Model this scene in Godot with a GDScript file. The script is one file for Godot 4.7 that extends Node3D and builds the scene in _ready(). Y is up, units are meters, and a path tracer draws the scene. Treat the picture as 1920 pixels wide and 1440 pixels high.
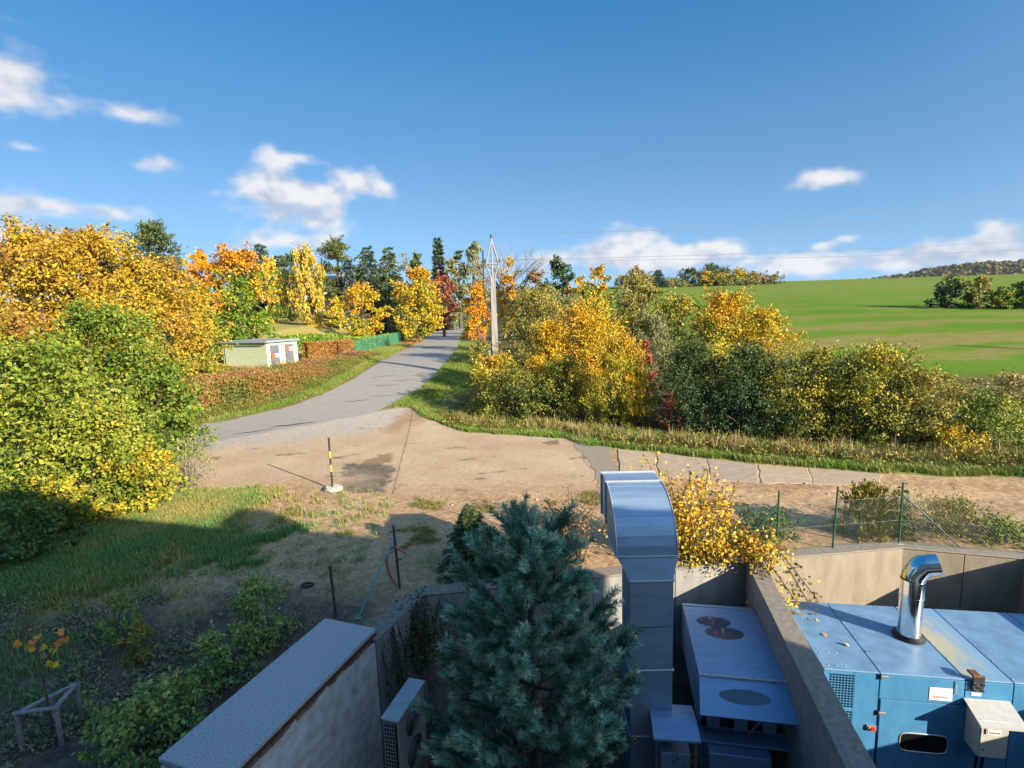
extends Node3D

# ---------------------------------------------------------------- mesh collector
class MB:
	var P := PackedVector3Array()
	var N := PackedVector3Array()
	var C := PackedColorArray()
	var U := PackedVector2Array()
	var I := PackedInt32Array()
	var col := Color.WHITE

	func v(p: Vector3, n: Vector3, uv := Vector2.ZERO) -> int:
		P.append(p); N.append(n); C.append(col); U.append(uv)
		return P.size() - 1

	func quad(a: Vector3, b: Vector3, c: Vector3, d: Vector3) -> void:   # counter-clockwise seen from outside
		var n := (b - a).cross(c - a) + (c - a).cross(d - a)
		n = n.normalized()
		var i := P.size()
		var w := (b - a).length(); var h := (d - a).length()
		v(a, n, Vector2(0, h)); v(b, n, Vector2(w, h)); v(c, n, Vector2(w, 0)); v(d, n, Vector2.ZERO)
		I.append_array(PackedInt32Array([i, i + 2, i + 1, i, i + 3, i + 2]))

	func tri(a: Vector3, b: Vector3, c: Vector3) -> void:
		var n := (b - a).cross(c - a).normalized()
		var i := P.size()
		v(a, n); v(b, n); v(c, n)
		I.append_array(PackedInt32Array([i, i + 2, i + 1]))

	func box(c: Vector3, s: Vector3, bev := 0.008, bs := Basis.IDENTITY) -> void:
		var h := s * 0.5
		var e := minf(bev, minf(h.x, minf(h.y, h.z)) * 0.6)
		var ax := [Vector3(1, 0, 0), Vector3(0, 1, 0), Vector3(0, 0, 1)]
		var f := func(sx, sy, sz, k) -> Vector3:   # corner point on the face across axis k
			var q := Vector3(sx * (h.x - (0.0 if k == 0 else e)), sy * (h.y - (0.0 if k == 1 else e)), sz * (h.z - (0.0 if k == 2 else e)))
			return c + bs * q
		for g in [-1.0, 1.0]:
			_q4(f.call(g, -1, -1, 0), f.call(g, 1, -1, 0), f.call(g, 1, 1, 0), f.call(g, -1, 1, 0), bs * (ax[0] * g))
			_q4(f.call(-1, g, -1, 1), f.call(1, g, -1, 1), f.call(1, g, 1, 1), f.call(-1, g, 1, 1), bs * (ax[1] * g))
			_q4(f.call(-1, -1, g, 2), f.call(1, -1, g, 2), f.call(1, 1, g, 2), f.call(-1, 1, g, 2), bs * (ax[2] * g))
		for p in [-1.0, 1.0]:
			for q in [-1.0, 1.0]:
				_q4(f.call(p, q, -1, 0), f.call(p, q, 1, 0), f.call(p, q, 1, 1), f.call(p, q, -1, 1), bs * Vector3(p, q, 0).normalized())
				_q4(f.call(p, -1, q, 0), f.call(p, 1, q, 0), f.call(p, 1, q, 2), f.call(p, -1, q, 2), bs * Vector3(p, 0, q).normalized())
				_q4(f.call(-1, p, q, 1), f.call(1, p, q, 1), f.call(1, p, q, 2), f.call(-1, p, q, 2), bs * Vector3(0, p, q).normalized())
				for r in [-1.0, 1.0]:
					var n: Vector3 = bs * Vector3(p, q, r).normalized()
					var a: Vector3 = f.call(p, q, r, 0); var b: Vector3 = f.call(p, q, r, 1); var d: Vector3 = f.call(p, q, r, 2)
					if (b - a).cross(d - a).dot(n) > 0.0: tri(a, b, d)
					else: tri(a, d, b)

	func _q4(a: Vector3, b: Vector3, c: Vector3, d: Vector3, n: Vector3) -> void:
		if (b - a).cross(c - a).dot(n) > 0.0: quad(a, b, c, d)
		else: quad(a, d, c, b)

	func tube(pts: Array, rad: Array, sides := 6, cap := true) -> void:
		var rings := []
		var up := Vector3(0.31, 0.2, 0.93).normalized()
		for k in pts.size():
			var t: Vector3 = (pts[mini(k + 1, pts.size() - 1)] - pts[maxi(k - 1, 0)])
			t = t.normalized()
			var s := t.cross(up)
			if s.length() < 0.05: s = t.cross(Vector3.RIGHT)
			s = s.normalized()
			var w := t.cross(s).normalized()
			var r: float = rad[mini(k, rad.size() - 1)]
			var ring := []
			for j in sides:
				var an := TAU * j / sides
				var n := s * cos(an) + w * sin(an)
				ring.append(v(pts[k] + n * r, n, Vector2(float(j) / sides, k)))
			rings.append(ring)
		for k in rings.size() - 1:
			for j in sides:
				var a: int = rings[k][j]; var b: int = rings[k][(j + 1) % sides]
				var c: int = rings[k + 1][(j + 1) % sides]; var d: int = rings[k + 1][j]
				I.append_array(PackedInt32Array([a, c, b, a, d, c]))
		if cap:
			for e in [0, rings.size() - 1]:
				var o: Vector3 = pts[e]
				var n2: Vector3 = (pts[0] - pts[1]).normalized() if e == 0 else (pts[e] - pts[e - 1]).normalized()
				var ci := v(o, n2)
				var ids := []
				for j in sides: ids.append(v(P[rings[e][j]], n2))
				for j in sides:
					if e == 0: I.append_array(PackedInt32Array([ci, ids[j], ids[(j + 1) % sides]]))
					else: I.append_array(PackedInt32Array([ci, ids[(j + 1) % sides], ids[j]]))

	func loft(rects: Array, cap := true) -> void:      # each rect: four points, same turning sense
		for k in rects.size() - 1:
			var a: Array = rects[k]; var b: Array = rects[k + 1]
			var mid: Vector3 = (a[0] + a[1] + a[2] + a[3] + b[0] + b[1] + b[2] + b[3]) / 8.0
			for j in a.size():
				var jj: int = (j + 1) % a.size()
				var out: Vector3 = (a[j] + a[jj] + b[j] + b[jj]) * 0.25 - mid
				_q4(a[j], a[jj], b[jj], b[j], out)
		if cap:
			for e in [0, rects.size() - 1]:
				var r: Array = rects[e]
				var other: Array = rects[1 if e == 0 else rects.size() - 2]
				_q4(r[0], r[1], r[2], r[3], (r[0] + r[2]) - (other[0] + other[2]))

	func leaf(p: Vector3, dir: Vector3, n: Vector3, ln: float, wd: float, c: Color) -> void:
		var s := dir.cross(n)
		var sl := s.length()
		if sl < 0.01: return
		s /= sl
		n = s.cross(dir)
		s *= wd * 0.5
		var i := P.size()
		var m := p + dir * (ln * 0.45)
		P.append(p); P.append(m + s); P.append(p + dir * ln); P.append(m - s)
		for k in 4:
			N.append(n); C.append(c); U.append(Vector2.ZERO)
		I.append(i); I.append(i + 2); I.append(i + 1); I.append(i); I.append(i + 3); I.append(i + 2)

	func mesh() -> ArrayMesh:
		var m := ArrayMesh.new()
		add_to(m)
		return m

	func add_to(m: ArrayMesh) -> void:
		var a := []
		a.resize(Mesh.ARRAY_MAX)
		a[Mesh.ARRAY_VERTEX] = P; a[Mesh.ARRAY_NORMAL] = N; a[Mesh.ARRAY_COLOR] = C; a[Mesh.ARRAY_TEX_UV] = U; a[Mesh.ARRAY_INDEX] = I
		m.add_surface_from_arrays(Mesh.PRIMITIVE_TRIANGLES, a)

# ---------------------------------------------------------------- naming and tagging
var taken := {}
func numbered(n: String) -> String:
	if not taken.has(n):
		taken[n] = 0
		return n
	taken[n] += 1
	return "%s_%03d" % [n, taken[n]]

func tag(o: Node3D, label: String, category: String, group := "") -> Node3D:
	o.set_meta("label", label); o.set_meta("category", category)
	if group: o.set_meta("group", group)
	return o

func thing(called: String, label: String, category: String, at: Vector3, turn := 0.0, group := "") -> Node3D:
	var o := Node3D.new()
	o.name = numbered(called)
	add_child(o)
	o.position = at; o.rotation.y = turn
	return tag(o, label, category, group)

func part(parent: Node3D, called: String, mb: MB, m: Material) -> MeshInstance3D:
	var o := MeshInstance3D.new()
	o.name = called if parent != self else numbered(called)
	o.mesh = mb.mesh()
	o.material_override = m
	parent.add_child(o, true)
	return o

func struct(called: String, mb: MB, m: Material) -> MeshInstance3D:
	var o := part(self, called, mb, m)
	o.set_meta("kind", "structure")
	return o

func V(x: float, y: float, d: float) -> Vector3:
	return Vector3(x, y, -d)

# ---------------------------------------------------------------- materials
var M := {}
func lin(r: float, g: float, b: float) -> Color:
	return Color(r, g, b).linear_to_srgb()

func mat(called: String, c: Color, rough := 0.8, metal := 0.0) -> StandardMaterial3D:
	var m := StandardMaterial3D.new()
	m.resource_name = called
	m.albedo_color = c
	m.roughness = rough
	m.metallic = metal
	M[called] = m
	return m

func grain(freq: float, lo: float, hi: float, seed_: int, size := 512, oct := 5, stretch := Vector2.ONE, gamma := 1.0) -> ImageTexture:
	var f := FastNoiseLite.new()
	f.seed = seed_; f.frequency = freq; f.fractal_octaves = oct; f.noise_type = FastNoiseLite.TYPE_SIMPLEX_SMOOTH
	var im: Image
	if stretch == Vector2.ONE:
		im = f.get_seamless_image(size, size)
	else:
		im = f.get_seamless_image(int(size * stretch.x), int(size * stretch.y))
		im.resize(size, size, Image.INTERPOLATE_CUBIC)
	im.convert(Image.FORMAT_L8)
	var b := im.get_data()
	for i in b.size():
		var t := pow(b[i] / 255.0, gamma)
		b[i] = int(pow(clampf(lo + (hi - lo) * t, 0.0, 1.0), 0.4545) * 255.0)   # lo and hi are linear
	return ImageTexture.create_from_image(Image.create_from_data(size, size, false, Image.FORMAT_L8, b))

func bumps(freq: float, seed_: int, strength: float, size := 512) -> ImageTexture:
	var f := FastNoiseLite.new()
	f.seed = seed_; f.frequency = freq; f.fractal_octaves = 5
	var im := f.get_seamless_image(size, size)
	im.convert(Image.FORMAT_RGBA8)
	im.bump_map_to_normal_map(strength)
	return ImageTexture.create_from_image(im)

func tri_tex(m: StandardMaterial3D, alb: Texture2D, sc: float, nrm: Texture2D = null, ns := 1.0, world := true) -> StandardMaterial3D:
	m.uv1_triplanar = true
	m.uv1_world_triplanar = world
	m.uv1_scale = Vector3(sc, sc, sc)
	m.albedo_texture = alb
	if nrm:
		m.normal_enabled = true
		m.normal_texture = nrm
		m.normal_scale = ns
	return m

func leafmat(called: String, rough := 0.6, back := 0.5) -> StandardMaterial3D:
	var m := mat(called, Color.WHITE, rough)
	m.vertex_color_use_as_albedo = true
	m.backlight_enabled = true
	m.backlight = Color(back, back, back * 0.8)
	m.metallic_specular = 0.35
	return m

# ---------------------------------------------------------------- the lie of the land
const ROAD := [[-30.0, 22.0], [-24.0, 24.0], [-19.0, 26.3], [-14.5, 29.5], [-11.5, 33.5], [-9.9, 38.5], [-9.2, 45.0], [-9.2, 52.0], [-9.6, 62.0], [-10.6, 78.0], [-12.2, 98.0], [-14.5, 125.0], [-17.5, 160.0], [-40.0, 330.0], [-60.0, 500.0]]

func road_x(d: float) -> float:
	if d <= 33.5: return -11.5
	for i in ROAD.size() - 1:
		if d <= ROAD[i + 1][1]:
			return lerpf(ROAD[i][0], ROAD[i + 1][0], (d - ROAD[i][1]) / (ROAD[i + 1][1] - ROAD[i][1])) if d >= ROAD[i][1] else ROAD[i][0]
	return -60.0

func field_h(d: float) -> float:
	if d < 280.0: return 0.066 * maxf(0.0, d - 42.0)
	var q := d - 280.0
	return 15.7 + 0.066 * q - 0.0004 * q * q

func ground_y(x: float, d: float) -> float:
	var r := 1.8 * smoothstep(26.0, 52.0, d) - 0.4 * smoothstep(60.0, 110.0, d) + 10.0 * smoothstep(150.0, 330.0, d)
	var c := road_x(d)
	var sl := c - 3.8 - x
	if sl > 0.0 and d > 46.0:
		r += smoothstep(46.0, 64.0, d) * (0.3 * clampf(sl - 5.0, 0.0, 9.0) + 0.06 * clampf(sl - 14.0, 0.0, 60.0) + 0.03 * clampf(d - 60.0, 0.0, 60.0) * smoothstep(5.0, 14.0, sl))
	var sr := x - c - 3.8
	if sr > 0.0:
		r = lerpf(r, field_h(d), smoothstep(4.0, 25.0, sr))
	if x < -3.0 and d < 13.0:
		r -= 0.6 * smoothstep(12.5, 8.5, d) * smoothstep(-3.6, -6.0, x)
	return r

const VERGE := [[-5.0, 30.4], [-2.3, 27.0], [2.5, 25.3], [3.3, 23.9], [6.0, 22.4], [9.4, 20.4], [13.5, 18.8], [20.0, 17.4], [32.0, 16.2]]
func verge_d(x: float) -> float:        # where the paving ends and the grass verge begins
	if x <= -5.0: return 30.4 + (-5.0 - x) * 2.2
	for i in VERGE.size() - 1:
		if x <= VERGE[i + 1][0]:
			return lerpf(VERGE[i][1], VERGE[i + 1][1], (x - VERGE[i][0]) / (VERGE[i + 1][0] - VERGE[i][0]))
	return 16.2

var na := FastNoiseLite.new()
var nb := FastNoiseLite.new()
var nc := FastNoiseLite.new()
var ng := FastNoiseLite.new()

func near_road(x: float, d: float) -> float:   # distance from the road's centre line
	var best := 1e9
	var p := Vector2(x, d)
	for i in ROAD.size() - 1:
		if ROAD[i + 1][1] + 12.0 < d or ROAD[i][1] - 12.0 > d: continue
		var a := Vector2(ROAD[i][0], ROAD[i][1])
		best = minf(best, p.distance_to(Geometry2D.get_closest_point_to_segment(p, a, Vector2(ROAD[i + 1][0], ROAD[i + 1][1]))))
	return best

func ground_col(x: float, d: float) -> Color:   # base colour of the earth, as sRGB
	var n1 := na.get_noise_2d(x, d)             # metres
	var n2 := nb.get_noise_2d(x, d)             # decimetres
	var n3 := nc.get_noise_2d(x, d)             # tens of metres
	var g: Color
	if d > 46.0 or absf(x - 1.0) > 31.0:
		var c := road_x(d)
		if x > c:
			var f := smoothstep(12.0, 24.0, x - c + n1 * 4.0) * smoothstep(38.0, 45.0, d)
			var dd := d + 0.0035 * pow(x - 55.0, 2.0) * smoothstep(140.0, 60.0, d) + n1 * 1.6 + n3 * 6.0
			var band := 0.0
			for bd in [[52.0, 2.6, 0.9], [63.0, 5.0, 0.95], [78.0, 3.6, 0.75], [92.0, 3.0, 0.6], [108.0, 3.0, 0.5]]:
				band = maxf(band, bd[2] * smoothstep(bd[1] + 1.2, bd[1] - 1.2, absf(dd - bd[0])))
			band *= 0.85 * clampf(0.95 + n2 * 0.9 + n1 * 0.5, 0.0, 1.0)
			band = maxf(band, 0.3 * smoothstep(0.55, 0.95, sin(d * 0.42 + n3 * 2.0)) * smoothstep(95.0, 120.0, d))
			var green := Color8(84, 124, 26).lerp(Color8(106, 130, 40), clampf(0.5 + n3 + n2 * 0.5, 0.0, 1.0)).lerp(Color8(110, 130, 48), smoothstep(80.0, 220.0, d))
			var fld := green.lerp(Color8(146, 126, 80), clampf(band, 0.0, 1.0))
			g = Color8(112, 104, 62).lerp(fld, f)
			if x - c < 9.0: g = Color8(98, 124, 50).lerp(g, smoothstep(4.6, 7.5, x - c + n1 * 1.5))
		else:
			var lawn := Color8(150, 146, 80).lerp(Color8(176, 156, 90), clampf(0.5 + n1 + n2 * 0.6, 0.0, 1.0))
			g = Color8(128, 112, 62).lerp(lawn, smoothstep(50.0, 56.0, d - 0.15 * (x + 20.0)))
		return g
	var dirt := Color8(182, 152, 116).lerp(Color8(152, 123, 92), clampf(0.45 + n1 * 0.7 + n2 * 0.5, 0.0, 1.0))
	var grass := Color8(96, 122, 52).lerp(Color8(138, 138, 70), clampf(0.45 + n1 * 0.9 + n2 * 0.6, 0.0, 1.0))
	var litter := Color8(98, 84, 54).lerp(Color8(72, 62, 44), clampf(0.5 + n2, 0.0, 1.0))
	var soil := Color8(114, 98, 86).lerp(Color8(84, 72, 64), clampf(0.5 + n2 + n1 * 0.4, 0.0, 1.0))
	var vd := verge_d(x)
	if x > -8.0 and d > vd - 0.3 + n1 * 0.5:
		var into := d - vd
		g = dirt.lerp(grass, smoothstep(-0.3, 0.3, into + n2 * 0.5))
		g = g.lerp(litter, smoothstep(1.6, 3.6, into + n1 * 0.8))
		if x > 14.0: g = g.lerp(grass, 0.6)
		if x < -2.0 and d > 28.0: g = grass.lerp(g, smoothstep(5.2, 8.5, near_road(x, d) + n1 * 1.2))
		return g
	if d > 21.0 and x <= -8.0:
		return Color8(120, 98, 56).lerp(grass, clampf(0.35 + n1, 0.0, 1.0))
	# trampled earth before the wall, turf to the left
	var edge := -8.6 + (d - 15.0) * 0.15 - 2.0 * smoothstep(16.0, 19.5, d)
	g = dirt
	if x > 5.0 and d > 14.5:                    # wheel tracks of the earth road
		var along := d + 0.12 * x
		var rut := sin(along * 2.9 + n1 * 1.2) * 0.5 + 0.5
		g = dirt.lerp(Color8(190, 160, 124), 0.45 * rut).lerp(Color8(128, 100, 74), 0.3 * smoothstep(0.2, 0.6, n2 + n1 * 0.5))
	var turf := smoothstep(0.6, -0.9, x - edge + n1 * 2.4)
	g = g.lerp(grass, turf)
	g = g.lerp(grass.lerp(dirt, 0.4), smoothstep(0.34, 0.55, n1) * 0.7 * smoothstep(3.0, -1.0, x))
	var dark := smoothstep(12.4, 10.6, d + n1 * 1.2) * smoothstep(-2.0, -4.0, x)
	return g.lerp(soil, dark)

const CLOUDS := [[-39.85, 17.06, 3.40, 2.97, 0.75], [-41.82, 17.85, 2.36, 1.65, 0.70], [-33.16, 17.13, 1.87, 0.92, 0.90], [-31.84, 16.54, 1.42, 0.59, 0.70], [-31.43, 13.27, 1.58, 0.71, 0.95], [-40.63, 13.31, 1.32, 0.37, 0.70], [-40.52, 9.11, 4.69, 0.98, 1.00], [-36.20, 8.96, 2.13, 0.59, 0.95], [-41.41, 6.86, 2.81, 0.82, 0.90], [-23.23, 12.21, 3.34, 1.68, 1.00], [-19.55, 10.97, 3.57, 1.80, 1.00], [-21.62, 9.20, 3.31, 1.39, 0.90], [-15.90, 13.26, 1.93, 1.62, 1.00], [-17.67, 9.80, 1.98, 1.55, 0.80], [-12.58, 12.28, 1.41, 0.95, 1.00], [-22.73, 15.19, 1.12, 0.90, 0.75], [-20.93, 14.51, 1.78, 0.65, 0.60], [-27.97, 11.22, 0.83, 0.44, 0.80], [-24.60, 7.18, 2.77, 0.97, 0.85], [-18.88, 7.03, 3.51, 0.84, 0.85], [-8.56, 14.14, 1.11, 0.74, 0.50], [-16.37, 20.03, 0.86, 0.36, 0.40], [29.59, 10.83, 2.02, 0.85, 0.95], [31.83, 10.43, 1.16, 0.57, 0.80], [14.11, 7.01, 3.16, 1.33, 0.80], [9.83, 5.40, 6.08, 1.62, 0.85], [20.73, 5.16, 3.49, 1.04, 0.90], [16.21, 4.29, 6.35, 1.22, 0.85], [2.63, 4.88, 3.99, 1.08, 0.70], [31.89, 5.25, 1.39, 0.43, 0.85], [29.85, 4.87, 1.11, 0.36, 0.80], [27.32, 3.38, 5.01, 1.05, 0.90], [33.97, 3.16, 4.37, 1.16, 1.00], [38.33, 3.48, 3.19, 0.96, 1.00], [42.15, 4.55, 1.56, 0.98, 1.00], [42.88, 2.88, 2.48, 0.97, 0.95], [40.84, 5.51, 0.97, 0.41, 0.60]]

const PLANTS := [
	["large_bush", "big leafy yellow-green bush filling the left edge", "shrub", "bushes at the left edge", -16.01, 17.50, 5.48, 5.76, "bush", "yellowgreen", 1.55, 1.10],
	["large_bush", "tallest green bush at the left, in front of the golden trees", "shrub", "bushes at the left edge", -17.01, 22.50, 6.69, 6.45, "bush", "leafgreen", 1.49, 1.10],
	["large_bush", "green bush bordering the russet bank at left", "shrub", "bushes at the left edge", -15.52, 23.50, 4.19, 4.01, "bush", "leafgreen", 1.42, 1.00],
	["large_bush", "low bright yellow-green bush at left above the turf", "shrub", "bushes at the left edge", -13.79, 17.20, 3.43, 5.23, "bush", "yellowgreen", 1.49, 1.10],
	["large_bush", "yellow-tinged bush at the turf's sunny edge", "shrub", "bushes at the left edge", -12.49, 17.20, 2.04, 3.00, "bush", "goldgreen", 1.35, 0.90],
	["large_bush", "green bush low at the left edge hiding the road end", "shrub", "bushes at the left edge", -18.75, 19.50, 3.34, 3.35, "bush", "leafgreen", 1.49, 1.10],
	["wispy_shrub", "wispy grey-green shrub reaching over the forecourt's left corner", "shrub", "bushes at the left edge", -12.33, 19.50, 1.72, 2.19, "airy", "greyolive", 1.22, 0.90],
	["large_bush", "dim bush in the building's shadow at the left edge", "shrub", "bushes at the left edge", -13.19, 13.60, 1.81, 2.82, "bush", "midgreen", 1.49, 1.00],
	["large_bush", "olive bush low at the left edge under the big bush", "shrub", "bushes at the left edge", -13.60, 15.40, 1.58, 2.39, "bush", "darkyellow", 1.35, 1.00],
	["maple_tree", "broad golden-brown maple at the far left", "tree", "autumn trees left of the road", -28.51, 33.00, 10.95, 9.60, "round", "gold", 1.15, 1.70],
	["maple_tree", "golden-brown maple left of the tall dark pine", "tree", "autumn trees left of the road", -27.23, 36.00, 11.35, 7.50, "round", "gold", 1.15, 1.70],
	["maple_tree", "yellow-gold tree below the tall dark pine", "tree", "autumn trees left of the road", -24.79, 38.00, 9.17, 7.42, "round", "gold", 1.10, 1.40],
	["maple_tree", "low orange-gold tree beside the half green maple", "tree", "autumn trees left of the road", -25.62, 43.00, 6.59, 6.35, "bush", "goldgreen", 1.10, 1.00],
	["maple_tree", "maple with orange top and green lower branches", "tree", "autumn trees left of the road", -27.36, 54.00, 9.70, 8.94, "split", "orangetop", 1.10, 1.15],
	["maple_tree", "small orange-topped tree behind the green-and-orange maple", "tree", "autumn trees left of the road", -33.75, 60.00, 8.70, 5.26, "round", "orange", 1.10, 1.00],
	["pine_tree", "tall dark green pine rising above the golden trees", "tree", "trees beyond the lawn", -40.19, 62.00, 11.67, 6.71, "egg", "spruce", 0.80, 1.60],
	["birch_tree", "slim pale gold birch left of the bright golden birch", "tree", "trees beyond the lawn", -34.09, 78.00, 8.98, 5.48, "weep", "birch", 1.00, 1.10],
	["birch_tree", "bright golden weeping birch on the lawn edge", "tree", "trees beyond the lawn", -28.04, 76.00, 10.66, 6.36, "weep", "birch", 1.00, 1.40],
	["yew_tree", "dark tree in the gap between the two birches", "tree", "trees beyond the lawn", -34.75, 86.00, 10.37, 4.19, "column", "dark", 1.00, 1.20],
	["blue_spruce", "grey-blue spruce tip above the slim birch", "tree", "evergreens beyond the lawn", -44.27, 98.00, 13.05, 6.86, "spruce", "bluespruce", 1.00, 1.00],
	["spruce_tree", "green conifer behind the orange-topped maple", "tree", "evergreens beyond the lawn", -46.44, 96.00, 11.78, 7.01, "spruce", "spruce", 1.00, 1.00],
	["spruce_tree", "dull green conifer behind the two birches", "tree", "evergreens beyond the lawn", -41.96, 100.00, 11.32, 6.82, "spruce", "pine", 1.00, 1.00],
	["scots_pine", "spreading yellow-green pine right of the golden birch", "tree", "evergreens beyond the lawn", -30.67, 98.00, 13.46, 8.77, "scots", "pine", 0.90, 1.60],
	["blue_spruce", "silvery blue spruce in front of the white house", "tree", "evergreens beyond the lawn", -25.11, 86.00, 9.71, 4.38, "spruce", "bluespruce", 1.00, 1.10],
	["spruce_tree", "dark green spruce left of the orange roadside maple", "tree", "evergreens beyond the lawn", -24.15, 94.00, 14.89, 8.42, "spruce", "spruce", 1.00, 1.30],
	["spruce_tree", "mid-green spruce beside the darker one behind the lawn", "tree", "evergreens beyond the lawn", -21.26, 97.00, 16.18, 8.41, "spruce", "pine", 1.00, 1.30],
	["spruce_tree", "low dark conifer filling the gap behind the orange maple", "tree", "evergreens beyond the lawn", -20.43, 90.00, 11.26, 4.41, "column", "dark", 1.00, 1.20],
	["orange_tree", "small orange tree standing alone on the lawn", "tree", "autumn trees left of the road", -19.69, 72.00, 8.07, 6.51, "round", "orangeyellow", 1.00, 1.10],
	["yellow_shrub", "low yellow shrub on the lawn by the white house", "shrub", "autumn trees left of the road", -26.60, 82.00, 4.40, 4.21, "bush", "yellow", 1.00, 1.10],
	["maple_tree", "blazing orange maple at the roadside beyond the hedge", "tree", "autumn trees left of the road", -14.11, 84.00, 10.95, 7.90, "egg", "orangeyellow", 1.00, 1.40],
	["red_tree", "dusky red tree behind the blazing orange maple", "tree", "autumn trees left of the road", -12.58, 102.00, 11.65, 5.80, "round", "red", 1.00, 1.20],
	["spruce_tree", "spruce with a pointed tip on the skyline above the road", "tree", "trees beyond the lawn", -17.89, 140.00, 23.70, 5.98, "spruce", "spruce", 1.00, 1.20],
	["pine_tree", "dark pine on the skyline left of the pointed spruce", "tree", "trees beyond the lawn", -22.22, 132.00, 18.53, 5.93, "round", "dark", 1.00, 1.20],
	["larch_tree", "thin pale larch on the skyline between the pines", "tree", "trees beyond the lawn", -25.93, 136.00, 18.62, 5.31, "airy", "greyolive", 1.00, 1.00],
	["poplar_tree", "grey-green poplar left of the utility pole head", "tree", "trees beyond the lawn", -7.42, 112.00, 18.04, 7.20, "column", "greyolive", 1.00, 1.20],
	["poplar_tree", "olive tree behind the end of the road", "tree", "trees beyond the lawn", -14.23, 136.00, 16.86, 7.98, "round", "greyolive", 1.00, 1.20],
	["oak_tree", "dark gnarled tree below the pointed spruce", "tree", "trees beyond the lawn", -13.44, 146.00, 20.48, 5.70, "scots", "dark", 1.00, 1.00],
	["bare_tree", "leafless tree behind the utility pole head", "tree", "trees beyond the lawn", -0.99, 88.00, 16.19, 4.28, "bare", "brown", 1.00, 1.00],
	["yellow_tree", "thin yellow tree behind the pole's steel head", "tree", "trees beyond the lawn", 0.19, 92.00, 12.93, 4.50, "airy", "yellow", 1.00, 1.20],
	["orange_tree", "bright orange tree at the roadside left of the pole", "tree", "roadside thicket right of the road", -3.74, 62.00, 7.42, 3.78, "egg", "orange", 1.00, 1.30],
	["bare_shrub", "grey leafless shrub at the foot of the orange roadside tree", "shrub", "roadside thicket right of the road", -2.65, 47.00, 3.11, 3.74, "bare", "brown", 1.00, 1.00],
	["dry_shrub", "straw-olive shrub at the road edge left of the pole", "shrub", "roadside thicket right of the road", -2.41, 46.00, 2.06, 3.49, "bush", "olive", 0.90, 0.80],
	["orange_tree", "orange tree peeping out right of the pole", "tree", "roadside thicket right of the road", -0.16, 84.00, 9.49, 3.63, "round", "orange", 1.00, 1.20],
	["olive_tree", "large grey-olive willow thicket right of the pole", "shrub", "roadside thicket right of the road", 2.05, 46.00, 6.19, 6.80, "bush", "olive", 0.85, 1.10],
	["olive_tree", "pale grey-olive willow behind the yellow thicket", "shrub", "roadside thicket right of the road", 4.87, 52.00, 5.59, 6.17, "bush", "greyolive", 0.90, 1.00],
	["brown_tree", "brown thinning tree on the rise right of the pole", "tree", "roadside thicket right of the road", 4.16, 86.00, 9.84, 5.91, "round", "brown", 1.00, 1.00],
	["ash_tree", "dense dark green round tree on the rise", "tree", "roadside thicket right of the road", 6.70, 76.00, 10.98, 5.35, "egg", "dark", 1.00, 1.30],
	["yellow_tree", "yellow tree right of the dense dark round tree", "tree", "roadside thicket right of the road", 15.21, 92.00, 9.42, 5.77, "round", "orangeyellow", 1.00, 1.10],
	["yellow_tree", "small yellow tree between round dark tree and yellow tree", "tree", "roadside thicket right of the road", 12.88, 100.00, 8.06, 4.91, "round", "yellow", 1.00, 1.00],
	["brown_shrub", "russet shrub left of the bright green bush", "shrub", "roadside thicket right of the road", 7.24, 66.00, 6.61, 3.64, "bush", "brown", 1.00, 1.00],
	["green_bush", "small bright green bush below the dark round tree", "shrub", "roadside thicket right of the road", 8.48, 60.00, 6.73, 2.48, "bush", "leafgreen", 1.00, 1.20],
	["oak_tree", "olive-green oak above the willow, at the field's left edge", "tree", "roadside thicket right of the road", 11.85, 50.00, 7.64, 7.38, "bush", "olive", 1.05, 1.10],
	["brown_tree", "brown leggy tree sticking up behind the oak", "tree", "roadside thicket right of the road", 17.39, 74.00, 9.17, 3.63, "airy", "brown", 1.00, 1.20],
	["oak_tree", "green oak left of the yellow field-edge tree", "tree", "roadside thicket right of the road", 14.01, 45.00, 6.23, 5.79, "bush", "darkyellow", 1.00, 1.10],
	["hawthorn", "yellow and orange thicket tree in the middle of the thicket", "tree", "roadside thicket right of the road", 4.62, 33.50, 5.90, 6.31, "bush", "orangeyellow", 0.95, 1.20],
	["hawthorn", "bright yellow tree in front of the willow", "tree", "roadside thicket right of the road", 2.41, 33.00, 5.04, 3.61, "bush", "yellow", 0.95, 1.20],
	["bramble_bush", "orange-tinted bush at the foot of the utility pole", "shrub", "roadside thicket right of the road", -1.07, 32.00, 3.29, 4.17, "bush", "goldgreen", 1.00, 1.00],
	["bramble_bush", "green and yellow bush at the thicket's left front", "shrub", "roadside thicket right of the road", 0.17, 29.60, 2.80, 4.47, "bush", "darkyellow", 1.00, 1.00],
	["bramble_bush", "green bush below the bright yellow tree", "shrub", "roadside thicket right of the road", 2.75, 30.00, 3.13, 3.92, "bush", "darkyellow", 0.95, 1.00],
	["hazel_bush", "tall yellow-olive bush at the thicket's front middle", "shrub", "roadside thicket right of the road", 5.80, 28.00, 4.43, 3.78, "spiky", "goldgreen", 0.90, 1.20],
	["hazel_bush", "yellow bush with low branches at the verge", "shrub", "roadside thicket right of the road", 6.50, 27.40, 3.07, 2.21, "spiky", "yellow", 0.90, 1.00],
	["red_shrub", "dusky red shrub behind the tall yellow-olive bush", "shrub", "roadside thicket right of the road", 8.41, 34.00, 3.85, 2.04, "bush", "red", 1.00, 1.00],
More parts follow.
